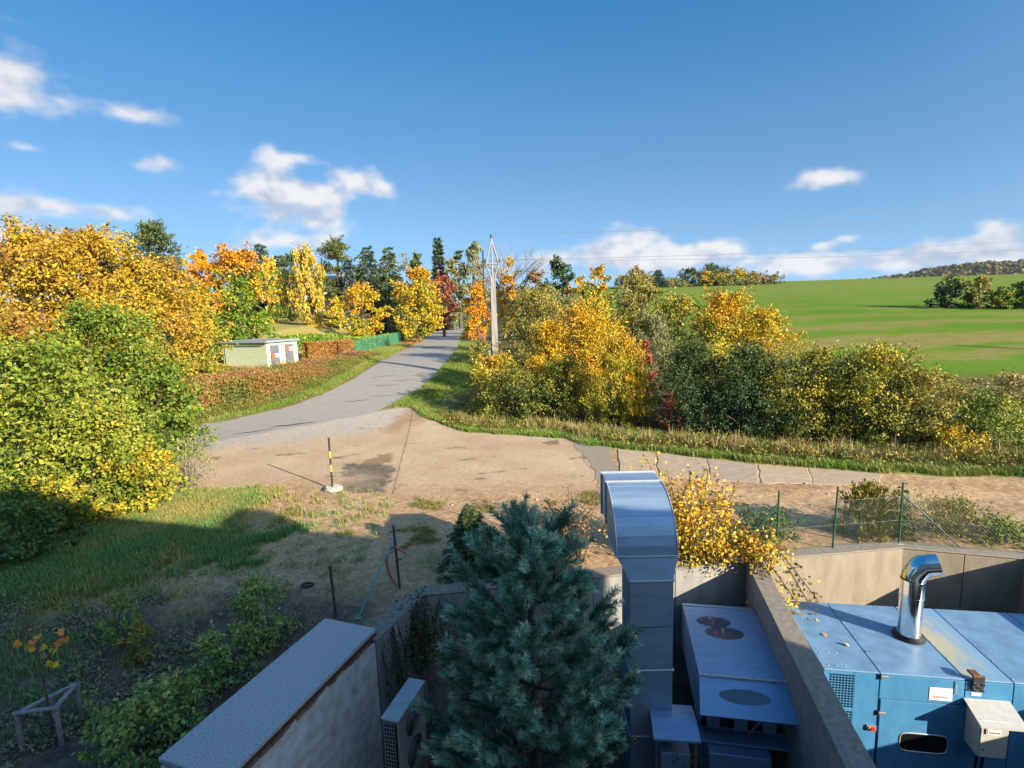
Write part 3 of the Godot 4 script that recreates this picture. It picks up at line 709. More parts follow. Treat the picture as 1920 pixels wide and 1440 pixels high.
func build_paving() -> void:
	# road: a strip along its centre line
	var cur := Curve3D.new()
	for i in ROAD.size() - 2:
		var p0: Array = ROAD[maxi(i - 1, 0)]; var p2: Array = ROAD[i + 1]
		var tg := Vector3(p2[0] - p0[0], 0, p2[1] - p0[1]) * 0.16
		cur.add_point(Vector3(ROAD[i][0], 0, ROAD[i][1]), -tg, tg)
	var mb := MB.new()
	var n := 190
	var rows := []
	for k in n + 1:
		var off := cur.get_baked_length() * k / n
		var p := cur.sample_baked(off, true)
		var q := cur.sample_baked(minf(off + 0.3, cur.get_baked_length()), true)
		if k == n: q = p + (p - cur.sample_baked(off - 0.3, true))
		var t := (q - p).normalized()
		var sd := Vector3(t.z, 0, -t.x)
		var row := []
		for j in 9:
			var w := (j - 4) / 4.0 * 3.35
			if absf(w) > 3.0: w += na.get_noise_2d(off * 0.5, w * 9.0) * 0.35
			var e := p + sd * w
			var y := ground_y(e.x, e.z)
			var nr := Vector3(ground_y(e.x - 0.3, e.z) - ground_y(e.x + 0.3, e.z), 0.6, ground_y(e.x, e.z + 0.3) - ground_y(e.x, e.z - 0.3)).normalized()
			row.append(mb.v(V(e.x, y + (0.022 if absf(w) < 3.3 else -0.01), e.z), nr, Vector2(w / 4.0, off / 4.0)))
		rows.append(row)
	for k in n:
		for j in 8:
			mb.I.append_array(PackedInt32Array([rows[k][j], rows[k + 1][j], rows[k + 1][j + 1], rows[k][j], rows[k + 1][j + 1], rows[k][j + 1]]))
	var rm := tri_tex(mat("asphalt", lin(0.30, 0.278, 0.24), 0.9), grain(0.015, 0.86, 1.0, 11, 1024, 8), 0.07)
	var road := struct("road", mb, rm)
	# tar repairs and long cracks on the road
	var tm := mat("tar", lin(0.075, 0.072, 0.07), 0.7)
	for r in [[-14.2, 28.6, 2.2, 0.10, 0.5], [-12.6, 30.0, 2.6, 0.16, 0.35], [-10.4, 35.2, 1.8, 0.07, 0.3], [-9.4, 39.4, 2.0, 0.06, 0.15], [-8.9, 36.3, 1.4, 0.05, 0.1], [-10.2, 42.4, 2.2, 0.05, 0.4], [-8.4, 40.8, 1.6, 0.05, 0.2], [-15.6, 26.6, 1.7, 0.2, 0.6]]:
		var t := MB.new()
		var prev := []
		for k in 13:
			var f: float = k / 12.0 - 0.5
			var cx: float = r[0] + cos(r[4]) * r[2] * f
			var cd: float = r[1] + sin(r[4]) * r[2] * f + na.get_noise_2d(cx * 3.0, r[1]) * 0.3
			var hw: float = r[3] * (1.0 - pow(absf(f) * 2.0, 3.0)) * (0.8 + 0.6 * nb.get_noise_2d(cx * 2.0, cd)) + 0.005
			var a := V(cx, ground_y(cx, cd - hw) + 0.032, cd - hw); var b := V(cx, ground_y(cx, cd + hw) + 0.032, cd + hw)
			if prev: t.quad(prev[0], a, b, prev[1])
			prev = [a, b]
		part(road, "tar_patch", t, tm)
	# forecourt of worn concrete, stained with earth
	var nearp := [[-20.0, 21.5], [-12.0, 18.7], [-10.2, 19.2], [-8.2, 19.6], [-6.4, 18.5], [-4.3, 17.85], [-1.2, 17.8], [2.5, 17.75], [3.6, 17.9]]
	var farp := [[-20.0, 23.4], [-17.5, 25.3], [-6.8, 33.7], [-5.0, 30.5], [-2.3, 27.1], [2.5, 25.4], [3.6, 23.7]]
	var tw := 1200; var th := 900
	var buf := PackedByteArray()
	buf.resize(tw * th * 3)
	var o := 0
	for y in th:
		var d := 35.0 - 18.0 * (y + 0.5) / th
		for x in tw:
			var px := -20.0 + 24.0 * (x + 0.5) / tw
			var n1 := na.get_noise_2d(px, d); var n2 := nb.get_noise_2d(px, d)
			var c := Color8(185, 163, 135).lerp(Color8(169, 144, 114), clampf(0.45 + n1 * 0.8 + n2 * 0.3, 0, 1))
			c = c.lerp(Color8(167, 158, 145), smoothstep(-1.0, 3.0, d - lerp_pts([[-20.0, 20.5], [-6.8, 27.5], [4.0, 38.0]], px) + n1 * 2.0))
			c = c.lerp(Color8(151, 120, 88), 0.8 * smoothstep(1.1, 0.0, absf(px + 6.1 + n1 * 1.0 - (d - 30.0) * 0.15)) * smoothstep(26.0, 29.0, d))
			# earth drifted over the near edge
			c = c.lerp(Color8(167, 138, 106), 0.8 * smoothstep(1.3, 0.0, d - lerp_pts(nearp, px) + n1 * 1.4 + n2 * 0.8))
			# stains and scrapes
			c = c.lerp(Color8(122, 102, 81), 0.75 * smoothstep(0.42, 0.6, nc.get_noise_2d(px * 9.0, d * 24.0) + n2 * 0.2))
			# old asphalt repairs by the marker post: blotchy, with ragged edges
			var ea := minf(minf(px + 6.75 + (d - 18.0) * 0.08, -4.55 - (d - 18.0) * 0.1 - px), minf(d - 17.6, 21.8 - d)) + n1 * 0.45 + n2 * 0.22
			c = c.lerp(Color8(124, 112, 94).lerp(Color8(98, 90, 78), clampf(0.5 + n2 * 1.1 + n1 * 0.8, 0, 1)), smoothstep(-0.05, 0.3, ea) * clampf(0.85 + n1 * 0.9, 0.25, 1.0))
			var eb := minf(minf(px + 6.35, -5.1 - px), minf(d - 21.7, 23.5 - d)) + n1 * 0.4 + n2 * 0.15
			c = c.lerp(Color8(132, 108, 78), smoothstep(-0.02, 0.25, eb) * 0.8)
			# construction joints
			var j1 := absf(px - (-4.3 + (d - 18.0) * -0.13) + n2 * 0.06)
			var j2 := absf(px - (3.0 + sin(d * 1.7) * 0.12) + n2 * 0.1)
			c = c.lerp(Color8(108, 90, 70), 0.6 * smoothstep(0.05, 0.015, minf(j1, j2)))
			var k := 1.0 + n2 * 0.07 + ng.get_noise_2d(px, d) * 0.10
			buf[o] = int(clampf(c.r * k, 0, 1) * 255.0); buf[o + 1] = int(clampf(c.g * k, 0, 1) * 255.0); buf[o + 2] = int(clampf(c.b * k, 0, 1) * 255.0)
			o += 3
	var pm := mat("worn_concrete", Color.WHITE, 0.92)
	pm.albedo_texture = ImageTexture.create_from_image(Image.create_from_data(tw, th, false, Image.FORMAT_RGB8, buf))
	pm.metallic_specular = 0.25
	var pl := MB.new()
	var cols := []
	for i in 161:
		var x := -20.0 + 23.6 * i / 160.0
		var a: float = lerp_pts(nearp, x) + na.get_noise_2d(x * 1.4, 3.0) * 0.5 + nb.get_noise_2d(x, 9.0) * 0.12
		var b: float = lerp_pts(farp, x) + na.get_noise_2d(x * 1.2, 60.0) * 0.4 + nb.get_noise_2d(x, 40.0) * 0.15
		var col := []
		for j in 33:
			var d := lerpf(a, b, j / 32.0)
			var nr := Vector3(ground_y(x - 0.3, d) - ground_y(x + 0.3, d), 0.6, ground_y(x, d + 0.3) - ground_y(x, d - 0.3)).normalized()
			col.append(pl.v(V(x, ground_y(x, d) + (0.034 if j > 0 and j < 32 else 0.0), d), nr, Vector2((x + 20.0) / 24.0, (35.0 - d) / 18.0)))
		cols.append(col)
	for i in 160:
		for j in 32:
			pl.I.append_array(PackedInt32Array([cols[i][j], cols[i][j + 1], cols[i + 1][j + 1], cols[i][j], cols[i + 1][j + 1], cols[i + 1][j]]))
	var plaza := struct("forecourt", pl, pm)
	var am := tri_tex(mat("old_asphalt", lin(0.35, 0.29, 0.215), 0.9), grain(0.03, 0.55, 1.0, 21, 512, 6), 0.5, bumps(0.1, 22, 1.5), 0.4)
	var patch := func(pts: Array, y: float, m: Material):
		var poly := PackedVector2Array()
		for i in pts.size():
			var a := Vector2(pts[i][0], pts[i][1]); var b := Vector2(pts[(i + 1) % pts.size()][0], pts[(i + 1) % pts.size()][1])
			for k in 10:
				var p := a.lerp(b, k / 10.0)
				poly.append(p + Vector2(na.get_noise_2d(p.x * 2.0, p.y * 2.0), na.get_noise_2d(p.y * 2.0, p.x * 2.0 + 40.0)) * 0.22)
		var t := Geometry2D.triangulate_polygon(poly)
		var mb2 := MB.new()
		for p in poly: mb2.v(V(p.x, ground_y(p.x, p.y) + y, p.y), Vector3.UP)
		for q in range(0, t.size(), 3):
			var cw := (poly[t[q + 1]] - poly[t[q]]).cross(poly[t[q + 2]] - poly[t[q]]) < 0.0
			mb2.I.append_array(PackedInt32Array([t[q], t[q + 1 if cw else q + 2], t[q + 2 if cw else q + 1]]))
		part(plaza, "asphalt_patch", mb2, m)
	patch.call([[2.7, 24.2], [4.3, 23.3], [3.85, 19.2], [2.95, 18.6], [3.1, 20.8]], 0.042, am)
	var wet := tri_tex(mat("brown_asphalt", lin(0.26, 0.20, 0.13), 0.85), M.old_asphalt.albedo_texture, 0.5)
	patch.call([[1.3, 24.6], [2.2, 24.8], [2.1, 24.0], [1.5, 24.1]], 0.046, wet)
	# concrete slabs of the track to the right, each its own piece
	var track := Node3D.new()
	track.name = "slab_track"
	track.set_meta("kind", "structure")
	add_child(track)
	var sf := [[4.55, 23.0], [6.05, 22.15], [7.85, 21.1], [9.45, 20.1], [11.1, 19.45], [13.4, 18.6]]
	var sn := [[3.95, 19.45], [5.3, 19.05], [7.0, 18.35], [8.6, 18.0], [10.3, 17.7], [12.2, 17.35]]
	for i in 5:
		var sm := tri_tex(mat("slab_%d" % i, lin(0.47 - 0.03 * (i % 3), 0.365 - 0.025 * (i % 3), 0.23), 0.92), grain(0.02, 0.72, 1.0, 30 + i, 512, 7), 0.25)
		var g := 0.025
		var q := [Vector2(sn[i][0] + g, sn[i][1]), Vector2(sn[i + 1][0] - g, sn[i + 1][1]), Vector2(sf[i + 1][0] - g, sf[i + 1][1]), Vector2(sf[i][0] + g, sf[i][1])]
		var s := MB.new()
		var top := 0.026 - 0.004 * i
		var base := []; var mid := []; var lid := []
		var cen: Vector2 = (q[0] + q[1] + q[2] + q[3]) / 4.0
		var ring := []
		for k in 4:
			for e in 5:
				var p: Vector2 = q[k].lerp(q[(k + 1) % 4], e / 5.0)
				ring.append(p + Vector2(nb.get_noise_2d(p.x * 1.5, p.y), nb.get_noise_2d(p.y * 1.5, p.x)) * 0.12)
		for p in ring:
			base.append(V(p.x, -0.06, p.y)); mid.append(V(p.x, top - 0.015, p.y))
			var ins: Vector2 = p + (cen - p).normalized() * 0.02
			lid.append(V(ins.x, top, ins.y))
		s.loft([base, mid, lid], false)
		for k in ring.size():
			s._q4(lid[k], lid[(k + 1) % ring.size()], V(cen.x, top, cen.y), V(cen.x, top, cen.y) + Vector3(0.0001, 0, 0), Vector3.UP)
		part(track, "slab", s, sm)

# ---------------------------------------------------------------- sky
func build_sky(env: Environment) -> void:
	var w := 2560; var h := 1280
	var f := FastNoiseLite.new()
	f.seed = 4; f.frequency = 1.0; f.fractal_octaves = 6; f.fractal_gain = 0.52; f.noise_type = FastNoiseLite.TYPE_SIMPLEX_SMOOTH
	var blobs := []
	for b in CLOUDS: blobs.append(b)
	var rng := RandomNumberGenerator.new()
	rng.seed = 91
	for i in 34:                                 # the same broken fair-weather cloud goes on all round
		var az := rng.randf_range(50.0, 310.0)
		var el := 2.0 + 24.0 * pow(rng.randf(), 1.6)
		blobs.append([az if az < 180.0 else az - 360.0, el, rng.randf_range(4.0, 11.0), rng.randf_range(1.4, 3.4), rng.randf_range(0.6, 1.0)])
	var data := PackedFloat32Array()
	data.resize(w * h * 3)
	var zen := Color(0.014, 0.195, 0.52) * 1.1; var hor := Color(0.43, 0.75, 1.10) * 1.1
	var to_sun := Vector3(0.747, 0.361, 0.664).normalized()
	for x in w:
		var az := wrapf((x + 0.5) / w * 360.0, -180.0, 180.0)
		var mine := []
		for b in blobs:
			if absf(wrapf(az - b[0], -180.0, 180.0)) < b[2] * 2.4: mine.append(b)
		var ca := cos(deg_to_rad(az)); var sa := sin(deg_to_rad(az))
		for y in h:
			var el := (0.5 - (y + 0.5) / h) * 180.0
			var o := (y * w + x) * 3
			if el < -1.0:
				data[o] = 0.25; data[o + 1] = 0.30; data[o + 2] = 0.30
				continue
			var t := 1.0 - pow(1.0 - clampf(sin(deg_to_rad(maxf(el, 0.0))), 0, 1), 3.8)
			var c := hor.lerp(zen, t)
			# a clear sky is brighter and paler towards the sun (the CIE clear-sky indicatrix)
			var cg := clampf(Vector3(sa * cos(deg_to_rad(el)), sin(deg_to_rad(el)), -ca * cos(deg_to_rad(el))).dot(to_sun), -1.0, 1.0)
			var f_sun := 10.0 * (exp(-3.0 * acos(cg)) - 0.00898)
			c = c * (1.0 + 0.45 * cg * cg) / 1.2 + Color(0.40, 0.46, 0.53) * maxf(f_sun, 0.0)
			if el < 48.0:
				var cov := 0.0
				for b in mine:
					var p: float = wrapf(az - b[0], -180.0, 180.0) / b[2]; var q: float = (el - b[1]) / b[3]
					cov += b[4] * exp(-(p * p + q * q))
				if cov > 0.06:
					var ce := cos(deg_to_rad(el))
					var dv := Vector3(sa * ce * 9.0, sin(deg_to_rad(el)) * 15.0, ca * ce * 9.0)
					var n := f.get_noise_3dv(dv) * 0.8 + f.get_noise_3dv(dv * 2.7) * 0.35
					var den := smoothstep(0.22, 0.98, minf(cov, 1.1) * 0.84 + n * 0.85)
					if den > 0.0:
						var up := f.get_noise_3dv(dv + Vector3(0.12, 0.45, 0.0)) * 0.8 + f.get_noise_3dv((dv + Vector3(0.06, 0.2, 0.0)) * 2.7) * 0.35
						var lit := clampf(0.62 + (n - up) * 1.3, 0.0, 1.0)
						lit = lerpf(lit, 0.75, 1.0 - den)
						var cl := Color(0.44, 0.51, 0.66).lerp(Color(0.92, 0.91, 0.91), lit)
						c = c.lerp(cl, den * 0.9)
			data[o] = c.r; data[o + 1] = c.g; data[o + 2] = c.b
	var im := Image.create_from_data(w, h, false, Image.FORMAT_RGBF, data.to_byte_array())
	var pm := PanoramaSkyMaterial.new()
	pm.panorama = ImageTexture.create_from_image(im)
	var s := Sky.new()
	s.sky_material = pm
	env.sky = s
	env.background_mode = Environment.BG_SKY

# ---------------------------------------------------------------- plants
func prof(kind: String, t: float) -> float:
	match kind:
		"round": return sqrt(maxf(0.0, 1.0 - pow(2.0 * t - 1.0, 2.0)))
		"egg": return sqrt(maxf(0.0, 1.0 - pow(absf(t - 0.38) / 0.62, 2.0))) if t > 0.38 else sqrt(maxf(0.0, 1.0 - pow((0.38 - t) / 0.42, 2.0)))
		"dome": return sqrt(maxf(0.0, 1.0 - pow(t, 2.2))) * (0.8 + 0.2 * smoothstep(0.0, 0.3, t))
		"column": return pow(sin(PI * clampf(t * 0.9 + 0.08, 0.0, 1.0)), 0.6)
		"cone": return pow(1.0 - t, 0.85) * smoothstep(-0.05, 0.1, t)
	return 1.0

func pick(pal: Array, a: float) -> Color:
	return pal[clampi(int(a * pal.size()), 0, pal.size() - 1)]

func crown(seed_: int, h: float, w: float, y0: float, shape: String, clump: Vector3, cn: int, leaves: int, s: float, asp: float, dirmode: String, pal: Array, tb: float) -> Array:
	var rng := RandomNumberGenerator.new()
	rng.seed = seed_ * 7919 + 13
	var mb := MB.new()
	var hc := h * (1.0 - y0)
	var centres := []
	var per := maxi(4, leaves / cn)
	var base_r := w * 0.5
	var lobes := []                              # the crown is made of boughs, and each bough of leaf clumps
	var nl := clampi(int(cn / 12.0), 14, 26)
	for k in nl:
		var t := 0.0; var pr := 0.0
		for tries in 20:
			t = (k + rng.randf()) / nl
			pr = prof(shape, t)
			if rng.randf() < pr + 0.1: break
		var an := k * 2.399 + rng.randf() * 1.2
		var lr := base_r * rng.randf_range(0.30, 0.52) * (0.5 + 0.5 * pr)
		var rr := maxf(0.0, pr * base_r * rng.randf_range(0.75, 1.08) - lr * 0.7)
		if k % 4 == 0: rr *= 0.3
		lobes.append([Vector3(cos(an) * rr, h * y0 + t * hc, sin(an) * rr), lr, rng.randf_range(-0.14, 0.14)])
	for k in cn:
		var lb: Array = lobes[k % nl]
		var u0 := Vector3(rng.randfn(), rng.randfn() + 0.35, rng.randfn()).normalized()
		var cr := base_r * rng.randf_range(0.11, 0.21)
		var c: Vector3 = lb[0] + u0 * lb[1] * pow(rng.randf(), 0.35) * Vector3(1.0, clampf(clump.y, 0.5, 1.1), 1.0)
		c.y = clampf(c.y, cr * clump.y * 0.4, h - cr * clump.y * 0.55)
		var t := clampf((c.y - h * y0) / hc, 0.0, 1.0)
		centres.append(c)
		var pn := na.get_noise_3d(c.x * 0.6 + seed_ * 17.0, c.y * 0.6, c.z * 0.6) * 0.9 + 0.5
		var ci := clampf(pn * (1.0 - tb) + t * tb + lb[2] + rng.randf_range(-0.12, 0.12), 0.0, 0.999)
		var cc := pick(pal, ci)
		var rad := c; rad.y = (c.y - h * y0 - hc * 0.4) * 0.6
		rad = rad.normalized()
		var shoot := rng.randf() < 0.4            # a leafy shoot standing out of the bough
		var sdir := (u0 + rad * 0.5 + Vector3(rng.randfn() * 0.35, rng.randfn() * 0.35 + 0.25, rng.randfn() * 0.35)).normalized()
		if dirmode == "hang": sdir = Vector3(rng.randfn() * 0.2, -1.0, rng.randfn() * 0.2).normalized()
		var slen := base_r * rng.randf_range(0.15, 0.38)
		for q in per:
			var u := Vector3(rng.randfn(), rng.randfn(), rng.randfn())
			var p := c + u * clump * (cr * 0.55)
			if shoot: p = c + sdir * (slen * rng.randf()) + u * (cr * 0.24)
			if p.y < 0.02: p.y = rng.randf() * 0.3
			var dir: Vector3
			var nn := Vector3(rng.randfn(), rng.randfn(), rng.randfn()) * 0.75
			match dirmode:
				"hang":
					dir = Vector3(rng.randfn() * 0.25, -1.0, rng.randfn() * 0.25).normalized()
					nn += rad * 0.9 + Vector3.UP * 0.2
				"flat":
					dir = (Vector3(rng.randfn(), rng.randfn() * 0.35 + 0.15, rng.randfn()) + rad * 0.6).normalized()
					nn = nn * 0.6 + Vector3.UP * 0.8 + rad * 0.3
				"up":
					dir = (Vector3(rng.randfn() * 0.5, 1.0, rng.randfn() * 0.5) + rad * 0.7).normalized()
					nn += rad * 0.7
				_:
					dir = (Vector3(rng.randfn(), rng.randfn() - 0.35, rng.randfn()) + rad * 0.5).normalized()
					nn += rad * 0.6 + Vector3.UP * 0.45
			nn = nn.normalized()
			var lc := cc
			if rng.randf() < 0.10: lc = pick(pal, rng.randf())
			var br := rng.randf_range(0.72, 1.25)
			lc = Color(lc.r * br * rng.randf_range(0.92, 1.08), lc.g * br, lc.b * br)
			var ls := s * rng.randf_range(0.45, 1.5)
			mb.leaf(p, dir, nn, ls, ls * asp * rng.randf_range(0.75, 1.2), lc)
	return [mb, centres]

func branch(mb: MB, a: Vector3, b: Vector3, r0: float, r1: float, bow: float, rng: RandomNumberGenerator, sides := 5) -> void:
	var pts := []
	var rads := []
	var off := Vector3(rng.randfn(), rng.randfn() * 0.5, rng.randfn()) * bow * a.distance_to(b)
	for k in 6:
		var t := k / 5.0
		pts.append(a.lerp(b, t) + off * sin(PI * t) * 0.6 + Vector3.UP * (bow * 0.3 * sin(PI * t)))
		rads.append(lerpf(r0, r1, t))
	mb.tube(pts, rads, sides, false)

func twigs(mb: MB, a: Vector3, dir: Vector3, ln: float, r: float, depth: int, rng: RandomNumberGenerator) -> void:
	var b := a + dir * ln
	branch(mb, a, b, r, r * 0.55, 0.07, rng, 4)
	if depth == 0: return
	for k in 3 + (1 if depth > 1 else 0):
		var t := rng.randf_range(0.35, 1.0)
		var nd := (dir + Vector3(rng.randfn(), rng.randfn() * 0.5 + 0.2, rng.randfn()) * 0.55).normalized()
		twigs(mb, a.lerp(b, t), nd, ln * rng.randf_range(0.45, 0.7), r * 0.5, depth - 1, rng)

func conifer(seed_: int, h: float, w: float, s: float, pal: Array, levels: int, each: int, sprays: int, droop: float, bare: float) -> MB:
	var rng := RandomNumberGenerator.new()
	rng.seed = seed_ * 104729 + 7
	var mb := MB.new()
	for i in levels:
		var t := bare + (1.0 - bare) * (i + rng.randf() * 0.6) / levels
		var rr := w * 0.5 * pow(1.0 - t, 0.75) * rng.randf_range(0.8, 1.2) + 0.05 * w
		var y := h * t
		var nb_ := maxi(4, int(each * (1.0 - t * 0.55)))
		for b in nb_:
			var an := TAU * (b + rng.randf() * 0.8) / nb_ + i * 1.3
			var out := Vector3(cos(an), 0, sin(an))
			var ln := rr * rng.randf_range(0.75, 1.1)
			var side := Vector3(-out.z, 0, out.x)
			var yb := y + rng.randf_range(-0.5, 0.5) * h / levels
			var cc := pick(pal, rng.randf())
			var ns := maxi(4, int(sprays * (0.35 + 0.65 * ln / (w * 0.5))))
			for k in ns:
				var f := pow(rng.randf(), 0.7)
				var p := Vector3(0, yb, 0) + out * (ln * f) + Vector3.UP * (-droop * ln * f * f + 0.12 * ln * f) + side * (rng.randfn() * 0.16 * ln * (1.1 - f))
				p.y = maxf(p.y, 0.05)
				var dir := (out * 0.8 + side * rng.randfn() * 0.7 + Vector3.UP * rng.randf_range(-0.55, 0.3)).normalized()
				var nn := (Vector3.UP * 0.7 + out * 0.5 + Vector3(rng.randfn(), rng.randfn(), rng.randfn()) * 0.5).normalized()
				var br := rng.randf_range(0.7, 1.3)
				mb.leaf(p, dir, nn, s * rng.randf_range(0.8, 1.6), s * 0.36, Color(cc.r * br, cc.g * br, cc.b * br))
	return mb

var PAL := {}
func palettes() -> void:
	var o := Color(0.66, 0.27, 0.018); var y := Color(0.60, 0.37, 0.02); var g := Color(0.17, 0.24, 0.02)
	PAL = {
		"gold": [Color(0.24, 0.22, 0.03), Color(0.38, 0.28, 0.03), Color(0.46, 0.31, 0.025), Color(0.40, 0.24, 0.025), Color(0.29, 0.16, 0.03)],
		"goldgreen": [Color(0.17, 0.22, 0.03), Color(0.31, 0.30, 0.03), Color(0.44, 0.35, 0.03), Color(0.50, 0.31, 0.02)],
		"yellowgreen": [Color(0.06, 0.11, 0.018), Color(0.13, 0.19, 0.022), Color(0.21, 0.25, 0.03), Color(0.32, 0.31, 0.04)],
		"leafgreen": [Color(0.045, 0.09, 0.018), Color(0.09, 0.155, 0.02), Color(0.15, 0.21, 0.025), Color(0.24, 0.27, 0.035)],
		"orangetop": [Color(0.06, 0.13, 0.02), Color(0.10, 0.19, 0.02), Color(0.15, 0.24, 0.02), Color(0.12, 0.21, 0.02), Color(0.22, 0.27, 0.02), Color(0.62, 0.31, 0.02), o, o],
		"orange": [y, Color(0.62, 0.33, 0.02), Color(0.64, 0.30, 0.02), o, Color(0.64, 0.34, 0.025)],
		"orangeyellow": [Color(0.28, 0.28, 0.03), Color(0.46, 0.36, 0.025), Color(0.56, 0.36, 0.02), Color(0.62, 0.31, 0.018)],
		"yellow": [Color(0.24, 0.24, 0.03), Color(0.46, 0.36, 0.03), y, y],
		"birch": [Color(0.27, 0.24, 0.04), Color(0.42, 0.32, 0.04), Color(0.52, 0.36, 0.035), Color(0.54, 0.34, 0.03)],
		"olive": [Color(0.14, 0.15, 0.035), Color(0.21, 0.20, 0.045), Color(0.28, 0.25, 0.05), Color(0.34, 0.27, 0.05)],
		"greyolive": [Color(0.15, 0.17, 0.07), Color(0.22, 0.23, 0.09), Color(0.27, 0.26, 0.11)],
		"brown": [Color(0.16, 0.10, 0.04), Color(0.26, 0.16, 0.06), Color(0.32, 0.20, 0.07)],
		"dark": [Color(0.022, 0.05, 0.02), Color(0.035, 0.075, 0.025), Color(0.06, 0.10, 0.03), Color(0.09, 0.12, 0.03)],
		"midgreen": [Color(0.05, 0.10, 0.03), Color(0.08, 0.14, 0.03), Color(0.11, 0.17, 0.04)],
		"darkyellow": [Color(0.04, 0.07, 0.02), Color(0.09, 0.12, 0.025), Color(0.22, 0.22, 0.03), Color(0.44, 0.36, 0.03)],
		"red": [Color(0.26, 0.08, 0.05), Color(0.38, 0.11, 0.07), Color(0.42, 0.17, 0.08)],
		"spruce": [Color(0.045, 0.08, 0.035), Color(0.075, 0.115, 0.045), Color(0.115, 0.15, 0.055)],
		"bluespruce": [Color(0.10, 0.16, 0.15), Color(0.14, 0.20, 0.18), Color(0.09, 0.13, 0.11)],
		"pine": [Color(0.07, 0.10, 0.03), Color(0.12, 0.15, 0.04), Color(0.19, 0.19, 0.05)],
		"fresh": [Color(0.12, 0.21, 0.07), Color(0.18, 0.29, 0.08), Color(0.25, 0.35, 0.09), Color(0.34, 0.38, 0.10)],
		"straw": [Color(0.30, 0.25, 0.10), Color(0.42, 0.33, 0.13), Color(0.26, 0.22, 0.06)],
		"ivy": [Color(0.03, 0.06, 0.02), Color(0.06, 0.10, 0.025), Color(0.12, 0.14, 0.03)],
	}

func dim_palettes() -> void:
	for k in PAL:
		var f := 1.0 if k in ["dark", "fresh", "spruce", "bluespruce", "pine", "ivy", "midgreen"] else 0.95 if k in ["leafgreen", "yellowgreen", "olive", "darkyellow", "greyolive"] else 0.9
		for i in PAL[k].size(): PAL[k][i] = Color(PAL[k][i].r * f, PAL[k][i].g * f, PAL[k][i].b * f)

